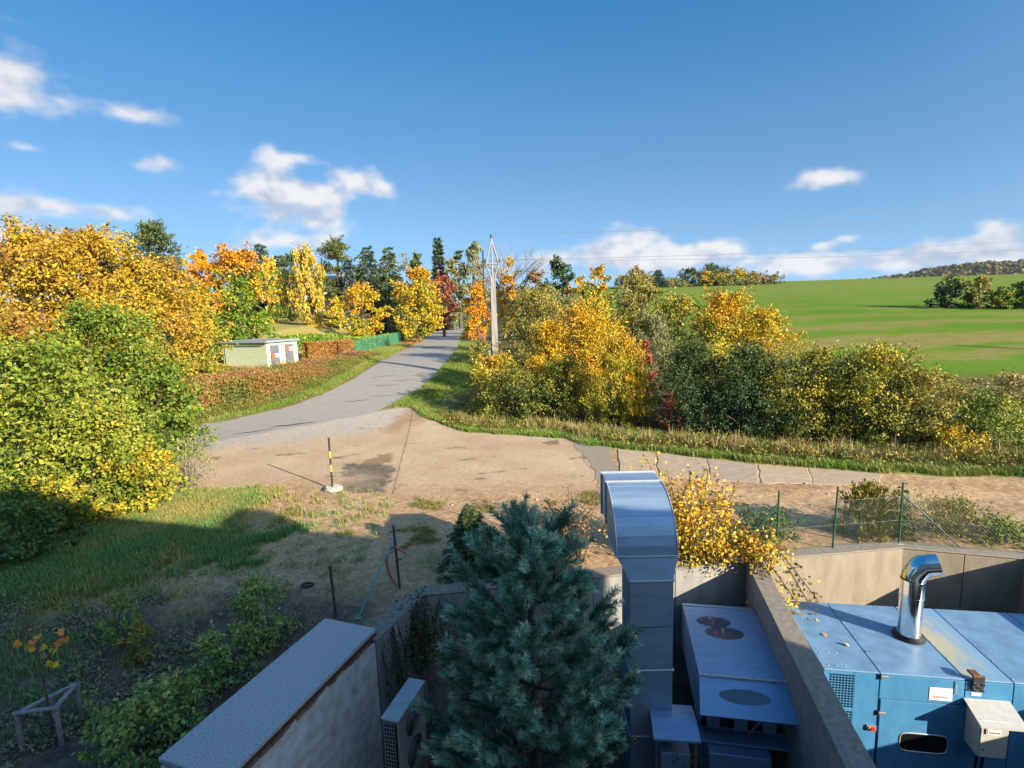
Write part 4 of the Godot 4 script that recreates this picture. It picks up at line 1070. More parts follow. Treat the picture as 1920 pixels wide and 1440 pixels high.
func plant(row: Array, idx: int) -> void:
	# name, label, category, group, x, depth, height, width, kind, palette, leaf size factor, fullness
	var x: float = row[4]; var d: float = row[5]; var h: float = row[6]; var w: float = row[7]
	var kind: String = row[8]; var pal: Array = PAL[row[9]]
	var y := ground_y(x, d)
	var o := thing(row[0], row[1], row[2], V(x, y - 0.03, d), 0.0, row[3])
	var rng := RandomNumberGenerator.new()
	rng.seed = idx * 331 + 5
	var s: float = clampf(sqrt(x * x + d * d) * 0.0036, 0.05, 0.75) * row[10]
	var area := h * w
	var n := int(clampf(row[11] * 8.2 * area / (s * s), 1800.0, 56000.0))
	var wood := MB.new()
	var leafm: Material = M.leaf
	var crown_mb: MB
	var cent := []
	var tr := 0.02 * h + 0.02
	match kind:
		"round", "egg":
			var res := crown(idx, h, w, 0.14, kind, Vector3(1, 0.72, 1), int(clampf(n / 45.0, 40, 420)), n, s, 0.7, "", pal, 0.35)
			crown_mb = res[0]; cent = res[1]
		"split":
			var res := crown(idx, h, w, 0.08, "egg", Vector3(1, 0.6, 1), int(clampf(n / 45.0, 40, 420)), n, s, 0.7, "", pal, 0.8)
			crown_mb = res[0]; cent = res[1]
		"bush":
			var res := crown(idx, h, w, 0.0, "dome", Vector3(1, 0.8, 1), int(clampf(n / 40.0, 40, 520)), n, s, 0.66, "", pal, 0.4)
			crown_mb = res[0]; cent = res[1]
		"spiky":
			var res := crown(idx, h, w, 0.0, "dome", Vector3(0.55, 1.5, 0.55), int(clampf(n / 40.0, 40, 420)), n, s * 1.2, 0.36, "up", pal, 0.4)
			crown_mb = res[0]; cent = res[1]
		"weep":
			var res := crown(idx, h, w, 0.02, "column", Vector3(0.55, 1.9, 0.55), int(clampf(n / 45.0, 50, 380)), n, s * 1.15, 0.5, "hang", pal, 0.3)
			crown_mb = res[0]; cent = res[1]
		"column":
			var res := crown(idx, h, w, 0.04, "column", Vector3(0.9, 1.1, 0.9), int(clampf(n / 45.0, 40, 360)), n, s, 0.55, "up", pal, 0.3)
			crown_mb = res[0]; cent = res[1]
		"scots":
			var res := crown(idx, h, w, 0.25, "egg", Vector3(1.35, 0.4, 1.35), int(clampf(n / 70.0, 30, 200)), n, s * 1.2, 0.4, "flat", pal, 0.4)
			crown_mb = res[0]; cent = res[1]
		"spruce":
			crown_mb = conifer(idx, h, w, s * 1.35, pal, clampi(int(n / 150.0), 18, 36), 12, clampi(int(n / 90.0), 24, 60), 0.42, 0.04)
		"airy":
			var res := crown(idx, h, w, 0.1, "egg", Vector3(0.9, 0.9, 0.9), int(clampf(n / 18.0, 40, 500)), n / 2, s * 0.9, 0.4, "up", pal, 0.4)
			crown_mb = res[0]; cent = res[1]
			for k in 9: twigs(wood, Vector3(rng.randfn() * 0.05 * w, 0, rng.randfn() * 0.05 * w), Vector3(rng.randfn() * 0.3, 1, rng.randfn() * 0.3).normalized(), h * 0.5, tr * 0.5, 2, rng)
		"bare":
			twigs(wood, Vector3.ZERO, Vector3.UP, h * 0.5, tr, 3, rng)
			for k in 4: twigs(wood, Vector3(0, h * rng.randf_range(0.2, 0.4), 0), Vector3(rng.randfn() * 0.5, 1, rng.randfn() * 0.5).normalized(), h * 0.42, tr * 0.5, 3, rng)
	if kind == "bush" or kind == "spiky":
		for k in 7:
			var c: Vector3 = cent[rng.randi() % cent.size()]
			branch(wood, Vector3(rng.randfn() * 0.06 * w, 0, rng.randfn() * 0.06 * w), c, 0.012 * h + 0.01, 0.006, 0.08, rng)
	elif kind not in ["bare", "airy"]:
		wood.tube([Vector3.ZERO, Vector3(0, h * 0.3, 0), Vector3(rng.randfn() * 0.02 * h, h * 0.62, 0), Vector3(0, h * (0.97 if kind == "spruce" else 0.82), 0)], [tr * 1.25, tr, tr * 0.6, 0.015], 7)
		for k in mini(cent.size(), 12):
			var c: Vector3 = cent[rng.randi() % cent.size()]
			branch(wood, Vector3(0, c.y * rng.randf_range(0.4, 0.7), 0), c, tr * 0.35, 0.012, 0.06, rng)
	if crown_mb:
		part(o, "crown" if row[2] == "tree" else "foliage", crown_mb, leafm)
	part(o, "trunk" if row[2] == "tree" else "stem", wood, M.paletwig if kind in ["bare", "airy"] else M.bark)

func tuft_mesh(seed_: int, blades: int, h: float, spread_: float, wd: float) -> ArrayMesh:
	var rng := RandomNumberGenerator.new()
	rng.seed = seed_
	var mb := MB.new()
	for k in blades:
		var an := rng.randf() * TAU
		var o := Vector3(cos(an), 0, sin(an))
		var p := Vector3(rng.randfn(), 0, rng.randfn()) * spread_ * 0.45
		var ln := h * rng.randf_range(0.5, 1.2)
		var lean := rng.randf_range(0.1, 0.7)
		var tip := p + Vector3.UP * ln * (1.0 - lean * 0.35) + o * ln * lean
		var sd := o.cross(Vector3.UP) * wd
		var br := rng.randf_range(0.7, 1.25)
		var i := mb.P.size()
		mb.col = Color(br, br, br)
		var n := sd.cross(tip - p).normalized()
		if n.y < 0.0: n = -n; sd = -sd
		var m := p.lerp(tip, 0.5) + Vector3.UP * ln * 0.12
		mb.v(p - sd, n); mb.v(p + sd, n); mb.v(m + sd * 0.7, n); mb.v(m - sd * 0.7, n); mb.v(tip, n)
		mb.I.append_array(PackedInt32Array([i, i + 2, i + 1, i, i + 3, i + 2, i + 3, i + 4, i + 2]))
	return mb.mesh()

func scatter(called: String, label: String, category: String, mesh: Mesh, spots: Array, m: Material) -> void:
	# spots: [Vector3, scale, Color]
	var mm := MultiMesh.new()
	mm.transform_format = MultiMesh.TRANSFORM_3D
	mm.use_colors = true
	mm.mesh = mesh
	mm.instance_count = spots.size()
	var rng := RandomNumberGenerator.new()
	rng.seed = hash(called)
	for i in spots.size():
		var b := Basis(Vector3.UP, rng.randf() * TAU).scaled(Vector3.ONE * spots[i][1])
		mm.set_instance_transform(i, Transform3D(b, spots[i][0]))
		mm.set_instance_color(i, spots[i][2])
	var o := MultiMeshInstance3D.new()
	o.name = numbered(called)
	o.multimesh = mm
	o.material_override = m
	o.set_meta("kind", "stuff")
	tag(o, label, category)
	add_child(o)

func hedge(called: String, label: String, group: String, pts: Array, h: float, w: float, pal: Array, s: float, n: int, sd: int) -> void:
	var c := Vector2.ZERO
	for p in pts: c += Vector2(p[0], p[1]) / pts.size()
	var y := ground_y(c.x, c.y)
	var o := thing(called, label, "hedge", V(c.x, y, c.y), 0.0, group)
	var rng := RandomNumberGenerator.new()
	rng.seed = sd
	var mb := MB.new(); var wood := MB.new()
	for k in n:
		var f := rng.randf() * (pts.size() - 1)
		var i := int(f)
		var a := Vector2(pts[i][0], pts[i][1]); var b := Vector2(pts[i + 1][0], pts[i + 1][1])
		var p := a.lerp(b, f - i)
		var dirv := (b - a).normalized()
		var nrm := Vector2(dirv.y, -dirv.x)
		var across := rng.randf_range(-1.0, 1.0)
		across = signf(across) * pow(absf(across), 0.5)
		var yy := 1.0 - pow(rng.randf(), 1.7)
		p += nrm * across * w * 0.5 * (1.0 + 0.2 * na.get_noise_2d(p.x * 2.0, p.y * 2.0))
		var top := h * (1.0 + 0.1 * na.get_noise_2d(p.x * 1.5, p.y * 1.5))
		var pos := V(p.x, ground_y(p.x, p.y) + yy * top, p.y) - o.position
		var outw := Vector3(nrm.x * across, 0.4 + 0.8 * yy, -nrm.y * across)
		var nn := (outw + Vector3(rng.randfn(), rng.randfn(), rng.randfn()) * 0.6).normalized()
		var dir := Vector3(rng.randfn(), rng.randfn() + 0.3, rng.randfn()).normalized()
		var cc := pick(pal, clampf(0.5 + na.get_noise_3d(p.x * 2.0, yy * 3.0, p.y * 2.0) * 0.8 + rng.randf_range(-0.3, 0.3), 0, 0.999))
		var br := rng.randf_range(0.7, 1.25)
		var ls := s * rng.randf_range(0.7, 1.3)
		mb.leaf(pos, dir, nn, ls, ls * 0.55, Color(cc.r * br, cc.g * br, cc.b * br))
	part(o, "foliage", mb, M.leaf)
	for i in pts.size() - 1:
		for k in 8:
			wood = MB.new()
			var p := Vector2(pts[i][0], pts[i][1]).lerp(Vector2(pts[i + 1][0], pts[i + 1][1]), (k + 0.5) / 8.0)
			var q := V(p.x, ground_y(p.x, p.y), p.y) - o.position
			wood.tube([q, q + Vector3(rng.randfn() * 0.1, h * 0.8, rng.randfn() * 0.1)], [0.04, 0.02], 5)
			part(o, "stem", wood, M.bark)

func scrub_mesh(seed_: int) -> ArrayMesh:
	var rng := RandomNumberGenerator.new()
	rng.seed = seed_
	var mb := MB.new()
	for k in 7:
		mb.col = Color(0.6, 0.55, 0.5)
		mb.tube([Vector3(rng.randfn() * 0.08, 0, rng.randfn() * 0.08), Vector3(rng.randfn() * 0.22, rng.randf_range(0.25, 0.5), rng.randfn() * 0.22)], [0.008, 0.003], 3, false)
	for k in 70:
		var u := Vector3(rng.randfn(), absf(rng.randfn()) * 0.9, rng.randfn()) * 0.2
		var br := rng.randf_range(0.55, 1.3)
		mb.leaf(u + Vector3(0, 0.04, 0), Vector3(rng.randfn(), rng.randfn() * 0.7 + 0.3, rng.randfn()).normalized(), Vector3(rng.randfn() * 0.6, 1.0, rng.randfn() * 0.6).normalized(), rng.randf_range(0.08, 0.15), 0.05, Color(br, br * rng.randf_range(0.92, 1.05), br))
	return mb.mesh()

# ---------------------------------------------------------------- things
func B(c: Vector3, s: Vector3, bev := 0.006) -> MB:
	var mb := MB.new()
	mb.box(c, s, bev)
	return mb

func span(x0: float, x1: float, y0: float, y1: float, z0: float, z1: float, bev := 0.006) -> MB:
	return B(Vector3((x0 + x1) / 2, (y0 + y1) / 2, (z0 + z1) / 2), Vector3(absf(x1 - x0), absf(y1 - y0), absf(z1 - z0)), bev)

func T(pts: Array, r, sides := 8) -> MB:
	var mb := MB.new()
	mb.tube(pts, r if r is Array else [r], sides)
	return mb

func shed() -> void:
	var y := ground_y(-21.5, 47.0) + 0.05
	var o := thing("transformer_shed", "pale green flat-roofed utility shed with two grey doors beside the road", "shed", V(-21.5, y, 47.0), deg_to_rad(66.0))
	part(o, "wall", span(0, 3.4, -0.5, 2.35, 0, -5.3, 0.02), M.palegreen)
	var roof := part(o, "roof", span(-0.22, 3.62, 2.36, 2.50, 0.25, -5.55, 0.02), M.roofgrey)
	part(roof, "fascia", span(-0.24, 3.64, 2.33, 2.42, 0.262, 0.30, 0.005), M.fascia)
	var gut := part(o, "gutter", T([Vector3(-0.29, 2.36, 0.2), Vector3(-0.29, 2.33, -5.5)], 0.055), M.fascia)
	part(gut, "downpipe", T([Vector3(-0.29, 2.32, -5.4), Vector3(-0.06, 2.1, -5.4), Vector3(-0.05, 0.0, -5.4)], 0.04), M.fascia)
	part(o, "downpipe", T([Vector3(3.44, 2.3, 0.02), Vector3(3.44, 0.0, 0.02)], 0.04), M.whitepaint)
	part(o, "vent", span(1.62, 1.76, 2.0, 2.12, 0.004, 0.03), M.steel)
	for k in 2:
		var x := 0.35 if k == 0 else 2.0
		var dr := part(o, "door", span(x, x + 0.98, 0.05, 2.02, 0.003, 0.045), M.doorgrey)
		part(dr, "frame", span(x - 0.06, x + 1.04, 2.025, 2.09, 0.003, 0.06), M.fascia)
		part(dr, "handle", span(x + 0.06, x + 0.12, 0.95, 1.12, 0.046, 0.09), M.dark)
		var sy := 0.95 if k == 0 else 1.42
		part(dr, "warning_sign", span(x + 0.14, x + 0.44, sy, sy + 0.36, 0.046, 0.054, 0.002), M.signred)
		part(dr, "notice_sign", span(x + 0.5, x + 0.84, sy + 0.02, sy + 0.36, 0.046, 0.054, 0.002), M.signwhite)
		for q in 4:
			part(dr, "vent_slat", span(x + 0.2, x + 0.8, 0.3 + q * 0.07, 0.34 + q * 0.07, 0.046, 0.058, 0.002), M.fascia)

func utility_pole(x: float, d: float, label: String) -> void:
	var y := ground_y(x, d)
	var o := thing("utility_pole", label, "utility pole", V(x, y, d), 0.1, "concrete utility poles of the overhead line")
	var mb := MB.new()
	var rects := []
	for k in 2:
		var hw := 0.27 if k == 0 else 0.17
		var yy := -0.3 if k == 0 else 7.7
		rects.append([Vector3(-hw, yy, -hw * 0.8), Vector3(hw, yy, -hw * 0.8), Vector3(hw, yy, hw * 0.8), Vector3(-hw, yy, hw * 0.8)])
	mb.loft(rects)
	part(o, "pole", mb, M.polecon)
	var st := MB.new()                      # steel head: two bent angle irons crossing in a lozenge
	for s in [-1.0, 1.0]:
		st.tube([Vector3(0.14 * s, 7.2, 0.13), Vector3(0.15 * s, 7.7, 0.13), Vector3(0.46 * s, 8.55, 0.1), Vector3(0.42 * s, 8.75, 0.1), Vector3(0.03 * s, 10.3, 0.0)], [0.05], 5)
		st.tube([Vector3(0.14 * s, 7.2, -0.13), Vector3(0.15 * s, 7.7, -0.13), Vector3(0.46 * s, 8.55, -0.1), Vector3(0.03 * s, 10.2, 0.0)], [0.04], 5)
	st.tube([Vector3(-0.55, 8.62, 0.05), Vector3(0.55, 8.62, 0.05)], [0.05], 5)
	st.tube([Vector3(-0.55, 8.45, -0.1), Vector3(0.5, 8.3, 0.1)], [0.04], 5)
	st.tube([Vector3(0, 7.6, 0), Vector3(0, 10.45, 0)], [0.07, 0.055], 6)
	part(o, "steel_head", st, M.polesteel)
	for p in [Vector3(0, 10.45, 0), Vector3(-0.52, 8.65, 0.05), Vector3(0.52, 8.65, 0.05)]:
		var ins := MB.new()
		ins.tube([p, p + Vector3(0, 0.06, 0), p + Vector3(0, 0.1, 0), p + Vector3(0, 0.2, 0), p + Vector3(0, 0.24, 0), p + Vector3(0, 0.33, 0)], [0.06, 0.06, 0.09, 0.09, 0.05, 0.04], 9)
		part(o, "insulator", ins, M.insul)
	part(o, "switch_rod", T([Vector3(-0.66, 9.6, 0.1), Vector3(-0.68, 8.0, 0.1), Vector3(-0.72, 7.2, 0.1)], 0.055, 6), M.dark)
	var arm := MB.new()
	arm.tube([Vector3(-0.16, 6.1, 0), Vector3(-0.75, 6.05, 0)], [0.04], 5)
	arm.tube([Vector3(-0.2, 6.45, 0), Vector3(-0.35, 6.08, 0)], [0.035], 5)
	part(o, "bracket", arm, M.polesteel)
	part(o, "cable", T([Vector3(-0.72, 7.2, 0.1), Vector3(-0.6, 6.0, 0.1), Vector3(-0.32, 4.9, 0.15), Vector3(-0.27, 4.0, 0.16), Vector3(-0.27, 0.4, 0.18)], 0.045, 6), M.dark)
	part(o, "meter_box", span(-0.52, -0.26, 1.25, 2.3, -0.12, 0.16, 0.01), M.galvbox)

func wire(a: Vector3, b: Vector3, sag: float, label: String) -> void:
	var pts := []
	var mid := (a + b) / 2.0
	for k in 25:
		var t := k / 24.0
		pts.append(a.lerp(b, t) - Vector3.UP * sag * 4.0 * t * (1.0 - t) - mid)
	var mb := MB.new()
	mb.tube(pts, [0.011], 4, false)
	var o := part(self, "power_line", mb, M.wire)
	o.position = mid
	tag(o, label, "power line", "overhead wires of the utility pole")

func snow_marker() -> void:
	var o := thing("snow_marker", "black and yellow banded marker post on a white foot at the forecourt edge", "marker post", V(-6.63, 0.02, 18.69), 0.3)
	var f := MB.new()
	f.tube([Vector3(0.02, -0.02, 0), Vector3(0.02, 0.07, 0), Vector3(0.02, 0.1, 0)], [0.34, 0.33, 0.26], 14)
	part(o, "foot", f, M.whitestone)
	var y := 0.08
	for k in 6:
		var ln := 0.58 if k == 0 else 0.25
		part(o, "band", T([Vector3(0, y, 0), Vector3(0, y + ln, 0)], 0.035, 10), M.dark if k % 2 == 0 or k == 5 else M.yellowpaint)
		y += ln

func road_sign() -> void:
	var y := ground_y(-12.4, 86.0)
	var o := thing("road_sign", "small triangular road sign on a thin post at the far bend", "road sign", V(-15.1, ground_y(-15.1, 88.0), 88.0), 0.2)
	part(o, "post", T([Vector3(0, 0, 0), Vector3(0, 2.9, 0)], 0.05), M.galv)
	var mb := MB.new()
	mb.tube([Vector3(0, 2.75, 0.06), Vector3(0, 2.75, 0.09)], [0.5], 3)
	part(o, "panel", mb, M.signwhite)

func house(called: String, label: String, x: float, d: float, w: float, h: float, dep: float, turn: float, y: float, flat: bool) -> void:
	var o := thing(called, label, "house", V(x, y, d), turn)
	part(o, "wall", span(-w / 2, w / 2, 0, h, 0, -dep, 0.02), M.housewhite)
	var rf := MB.new()
	if flat:
		rf.box(Vector3(0, h + 0.14, -dep / 2), Vector3(w + 0.8, 0.24, dep + 0.8), 0.02)
	else:
		rf.loft([[Vector3(-w / 2 - 0.4, h + 0.02, 0.5), Vector3(-w / 2 - 0.4, h + 0.02, -dep - 0.5), Vector3(-w / 2 - 0.4, h + 0.08, -dep - 0.5), Vector3(-w / 2 - 0.4, h + 0.08, 0.5)], [Vector3(w / 2 + 0.4, h + 0.02, 0.5), Vector3(w / 2 + 0.4, h + 0.02, -dep - 0.5), Vector3(w / 2 + 0.4, h + 2.0, -dep / 2 - 0.01), Vector3(w / 2 + 0.4, h + 2.0, -dep / 2)]])
	var r := part(o, "roof", rf, M.roofdark if flat else M.rooftile)
	part(r, "chimney", span(w * 0.2, w * 0.2 + 0.6, h + 0.2, h + 1.5, -dep * 0.6, -dep * 0.6 - 0.6), M.brick)
	var nw := int(w / 2.6)
	for fl in int(h / 2.7):
		for k in nw:
			var cx := -w / 2 + w * (k + 0.5) / nw
			var wn := part(o, "window", span(cx - 0.65, cx + 0.65, 0.9 + fl * 2.8, 2.3 + fl * 2.8, 0.003, 0.06), M.whitepaint)
			part(wn, "pane", span(cx - 0.56, cx + 0.56, 0.98 + fl * 2.8, 2.22 + fl * 2.8, 0.061, 0.07, 0.002), M.glass)
			part(wn, "sill", span(cx - 0.7, cx + 0.7, 0.82 + fl * 2.8, 0.88 + fl * 2.8, 0.003, 0.16), M.fascia)

func wall_seg(called: String, label: String, a: Vector2, b: Vector2, top: float, bot: float, thick: float, pw: float, rows: int, m: Material, inner: float) -> Node3D:
	# straight retaining wall from a to b; panels face the pit, which lies on the right of a -> b if inner > 0
	var dv := b - a
	var ln := dv.length()
	var turn := atan2(dv.y, dv.x)
	var o := thing(called, label, "wall", V(a.x, 0, a.y), turn)
	part(o, "core", span(0, ln, bot, top - 0.012, -thick / 2, thick / 2 - 0.012, 0.01), m)
	part(o, "coping", span(-0.01, ln + 0.01, top - 0.010, top + 0.03, -thick / 2 - 0.03, thick / 2 + 0.025, 0.015), M.coping)
	var n := maxi(1, int(round(ln / pw)))
	var ph := (top - 0.02 - bot) / rows
	for i in n:
		for j in rows:
			part(o, "panel", span(ln * i / n + 0.008, ln * (i + 1) / n - 0.008, bot + j * ph + 0.008, bot + (j + 1) * ph - 0.008, thick / 2 - 0.012 if inner > 0 else -thick / 2 + 0.0, thick / 2 + 0.012 if inner > 0 else -thick / 2 - 0.02, 0.008), m)
	return o

func pit() -> void:
	var fl := MB.new()
	fl.quad(V(-6, -3.0, 2), V(14, -3.0, 2), V(14, -3.0, 14), V(-6, -3.0, 14))
	struct("pit_floor", fl, M.gravel)
	var P := []
	for p in PIT: P.append(Vector2(p[0], p[1]))
	wall_seg("retaining_wall", "short ivy-hung concrete wall between the capped block and the pit corner", P[2], P[3], 0.0, -3.0, 0.34, 1.0, 1, M.streaked, 1)
	wall_seg("retaining_wall", "grey stained concrete wall behind the big pine", P[3], P[4], 0.02, -3.0, 0.34, 2.0, 2, M.streaked, 1)
	wall_seg("retaining_wall", "sunlit pale concrete wall behind the blue generator, left of its corner", P[4], P[5], 0.03, -3.0, 0.36, 4.2, 1, M.paleconc, 1)
	wall_seg("retaining_wall", "concrete panel wall crossed by a slanting shadow at the right edge", P[5], P[6], 0.02, -3.0, 0.36, 1.2, 2, M.paleconc, 1)
	wall_seg("retaining_wall", "concrete side wall closing the generator yard on the right", P[6], P[7], 0.02, -3.0, 0.36, 2.0, 2, M.paleconc, 1)
	wall_seg("divider_wall", "low concrete dividing wall between the box duct and the blue generator", Vector2(5.78, 12.3), Vector2(4.30, 5.2), 0.0, -3.0, 0.35, 2.4, 1, M.divider, 1)

func capped_block() -> void:
	var a := deg_to_rad(19.6)
	var o := thing("rendered_block", "flaking rendered brick block with a rough grey stone-chip top slab", "masonry block", V(-5.05, -3.0, 6.62), -a)
	var L := 3.5; var W := 1.17
	part(o, "wall", span(0.06, W - 0.07, 0, 3.2, -0.05, -L + 0.05, 0.01), M.oldbrick)
	part(o, "cap_slab", span(-0.01, W + 0.01, 3.215, 3.30, 0.01, -L - 0.01, 0.012), M.stonechip)
	var fl := part(o, "edge_flashing", span(W - 0.045, W + 0.022, 3.17, 3.213, 0.0, -L, 0.005), M.rust)
	var rng := RandomNumberGenerator.new()
	rng.seed = 12
	for r in 2:
		var z := -0.02 - 0.12 * r
		while z > -L + 0.28:
			var ln := 0.245
			var br := part(o, "brick", span(W - 0.16, W - 0.045 + rng.randf_range(0, 0.02), 3.10 - r * 0.078, 3.166 - r * 0.078, z, z - ln + 0.012, 0.008), M["brick_%d" % (rng.randi() % 3)])
			z -= ln
	# render coat with a broken upper edge
	var pl := MB.new()
	var n := 70
	var prev := []
	for k in n + 1:
		var z := -L * k / n
		var top := 3.02 + 0.09 * na.get_noise_2d(z * 3.0, 4.0) + 0.08 * nb.get_noise_2d(z, 8.0)
		var colm := []
		for j in 9:
			var y := top * j / 8.0
			colm.append(Vector3(W - 0.03 + 0.018 * na.get_noise_2d(z * 2.0, y * 2.0) + 0.008 * nb.get_noise_2d(z, y), y, z))
		colm.append(Vector3(W - 0.075, top + 0.008, z))
		if prev:
			for j in 9: pl._q4(prev[j], colm[j], colm[j + 1], prev[j + 1], Vector3(1, 0.1, 0))
		prev = colm
	part(o, "render_coat", pl, M.flaking)
	part(o, "front_render", span(0.0, W - 0.02, 0, 3.16, 0.0, -0.06, 0.01), M.flaking)
	part(o, "side_render", span(0.0, 0.06, 0, 3.16, -0.07, -L, 0.01), M.flaking)

func grille(parent: Node3D, called: String, x0: float, x1: float, y0: float, y1: float, z: float, nx: int, ny: int, th: float, m: Material) -> void:
	var mb := MB.new()
	for k in nx + 1:
		var x := lerpf(x0, x1, float(k) / nx)
		mb.box(Vector3(x, (y0 + y1) / 2, z), Vector3(th, y1 - y0, th), 0.001)
	for k in ny + 1:
		var y := lerpf(y0, y1, float(k) / ny)
		mb.box(Vector3((x0 + x1) / 2, y, z + 0.001), Vector3(x1 - x0, th, th), 0.001)
	part(parent, called, mb, m)

func ac_unit() -> void:
	var a := deg_to_rad(16.5)
	var o := thing("air_conditioner", "narrow grey outdoor air conditioner standing between rendered block and pine", "air conditioner", V(-2.47, -3.0, 8.42), -a)
	var W := 0.34; var L := 1.06; var y0 := 0.9; var y1 := 2.27
	part(o, "plinth", span(0.0, W, 0, y0 - 0.01, 0, -L, 0.01), M.paleconc)
	part(o, "casing", span(0.02, W - 0.02, y0, y1, -0.03, -L + 0.02, 0.015), M.acgrey)
	part(o, "lid", span(-0.005, W + 0.005, y1 + 0.002, y1 + 0.035, 0.005, -L - 0.005, 0.01), M.aclid)
	part(o, "coil", span(0.05, W - 0.05, y0 + 0.08, y1 - 0.06, -0.028, -0.008, 0.002), M.dark)
	grille(o, "end_grille", 0.045, W - 0.09, y0 + 0.08, y1 - 0.06, 0.0, 4, 16, 0.008, M.acgrey)
	for k in 2:
		var cy := y0 + 0.36 + k * 0.64
		var fan := MB.new()
		fan.tube([Vector3(W - 0.019, cy, -L * 0.52), Vector3(W - 0.012, cy, -L * 0.52)], [0.27], 28)
		var f := part(o, "fan_opening", fan, M.dark)
		var ring := MB.new()
		for q in 6:
			var pts := []
			for e in 25: pts.append(Vector3(W, cy + cos(TAU * e / 24.0) * (0.05 + q * 0.045), -L * 0.52 + sin(TAU * e / 24.0) * (0.05 + q * 0.045)))
			ring.tube(pts, [0.005], 4, false)
		part(f, "fan_guard", ring, M.acgrey)

func duct() -> void:
	var o := thing("air_duct", "tall galvanised air duct whose elbow bends over towards the forecourt", "duct", V(2.35, -3.0, 9.1), deg_to_rad(-1.5))
	var x0 := -0.55; var x1 := 0.54
	var rect := func(xa, xb, za, ya, zb, yb) -> Array:   # front edge (za, ya), back edge (zb, yb)
		return [Vector3(xa, ya, za), Vector3(xb, ya, za), Vector3(xb, yb, zb), Vector3(xa, yb, zb)]
	# shaft up to the transition, in sheet lengths
	var y := 0.0
	for k in 4:
		var yn: float = [1.3, 2.65, 3.5, 4.4][k]
		var s := MB.new()
		s.loft([rect.call(x0 + 0.22, x1 - 0.1, 0.13, y + 0.012, -0.7, y + 0.012), rect.call(x0 + 0.22, x1 - 0.1, 0.13, yn - 0.012, -0.7, yn - 0.012)])
		part(o, "shaft_section", s, M.galv)
		var fl := MB.new()
		fl.box(Vector3((x0 + x1) / 2 + 0.06, yn, -0.285), Vector3(x1 - x0 - 0.27, 0.022, 0.88), 0.004)
		if k != 2: part(o, "flange", fl, M.galvlight)
		y = yn
	var tr := MB.new()
	tr.loft([rect.call(x0 + 0.22, x1 - 0.1, 0.13, 4.412, -0.7, 4.412), rect.call(x0, x1, 0.0, 4.79, -0.95, 4.79)])
	part(o, "transition", tr, M.galv)
	part(o, "flange", B(Vector3((x0 + x1) / 2, 4.805, -0.475), Vector3(x1 - x0 + 0.06, 0.024, 1.0), 0.004), M.galvlight)
	var el := MB.new()
	var rs := []
	var n := 9
	for k in n + 1:
		var t := PI / 2 * k / n
		rs.append(rect.call(x0, x1, -1.2 * (1.0 - cos(t)), 4.82 + 0.98 * sin(t), -0.95 - 0.25 * (1.0 - cos(t)), 4.82 + 0.12 * sin(t)))
	el.loft(rs)
	var eb := part(o, "elbow", el, M.galv)
	for sx in [x0 - 0.002, x1 + 0.002]:      # standing seams along the curved edges
		var pts := []
		for k in n + 1: pts.append(Vector3(sx, rs[k][0].y + 0.004, rs[k][0].z + 0.004))
		part(eb, "seam", T(pts, 0.011, 5), M.galvlight)
	for k in [2, 4, 6, 8]:                       # cross seams of the elbow's sheet segments
		part(eb, "seam", B(Vector3((x0 + x1) / 2, rs[k][0].y, rs[k][0].z), Vector3(x1 - x0 - 0.02, 0.008, 0.012), 0.002), M.galv)
	for k in 7:
		part(o, "bolt", T([Vector3(lerpf(x0 + 0.06, x1 - 0.06, k / 6.0), 4.805, 0.02), Vector3(lerpf(x0 + 0.06, x1 - 0.06, k / 6.0), 4.805, 0.045)], 0.012, 6), M.galvlight)
	part(o, "flange", B(Vector3((x0 + x1) / 2, 5.37, -1.215), Vector3(x1 - x0 + 0.06, 0.92, 0.026), 0.004), M.galvlight)
	part(o, "outlet", B(Vector3((x0 + x1) / 2, 5.37, -1.52), Vector3(x1 - x0, 0.86, 0.56), 0.006), M.galv)
	part(o, "flange", B(Vector3((x0 + x1) / 2, 5.37, -1.81), Vector3(x1 - x0 + 0.07, 0.93, 0.03), 0.004), M.galvlight)

func blob(cx: float, cz: float, rx: float, rz: float, y: float, sd: int) -> MB:
	var mb := MB.new()
	var c := mb.v(Vector3(cx, y, cz), Vector3.UP)
	var first := 0
	for k in 36:
		var an := TAU * k / 36.0
		var f := 1.0 + 0.07 * na.get_noise_2d(cos(an) * 8.0 + sd * 20.0, sin(an) * 8.0)
		var id := mb.v(Vector3(cx + cos(an) * rx * f, y, cz + sin(an) * rz * f), Vector3.UP)
		if k == 0: first = id
		else: mb.I.append_array(PackedInt32Array([c, id - 1, id]))
	mb.I.append_array(PackedInt32Array([c, mb.P.size() - 1, first]))
	return mb

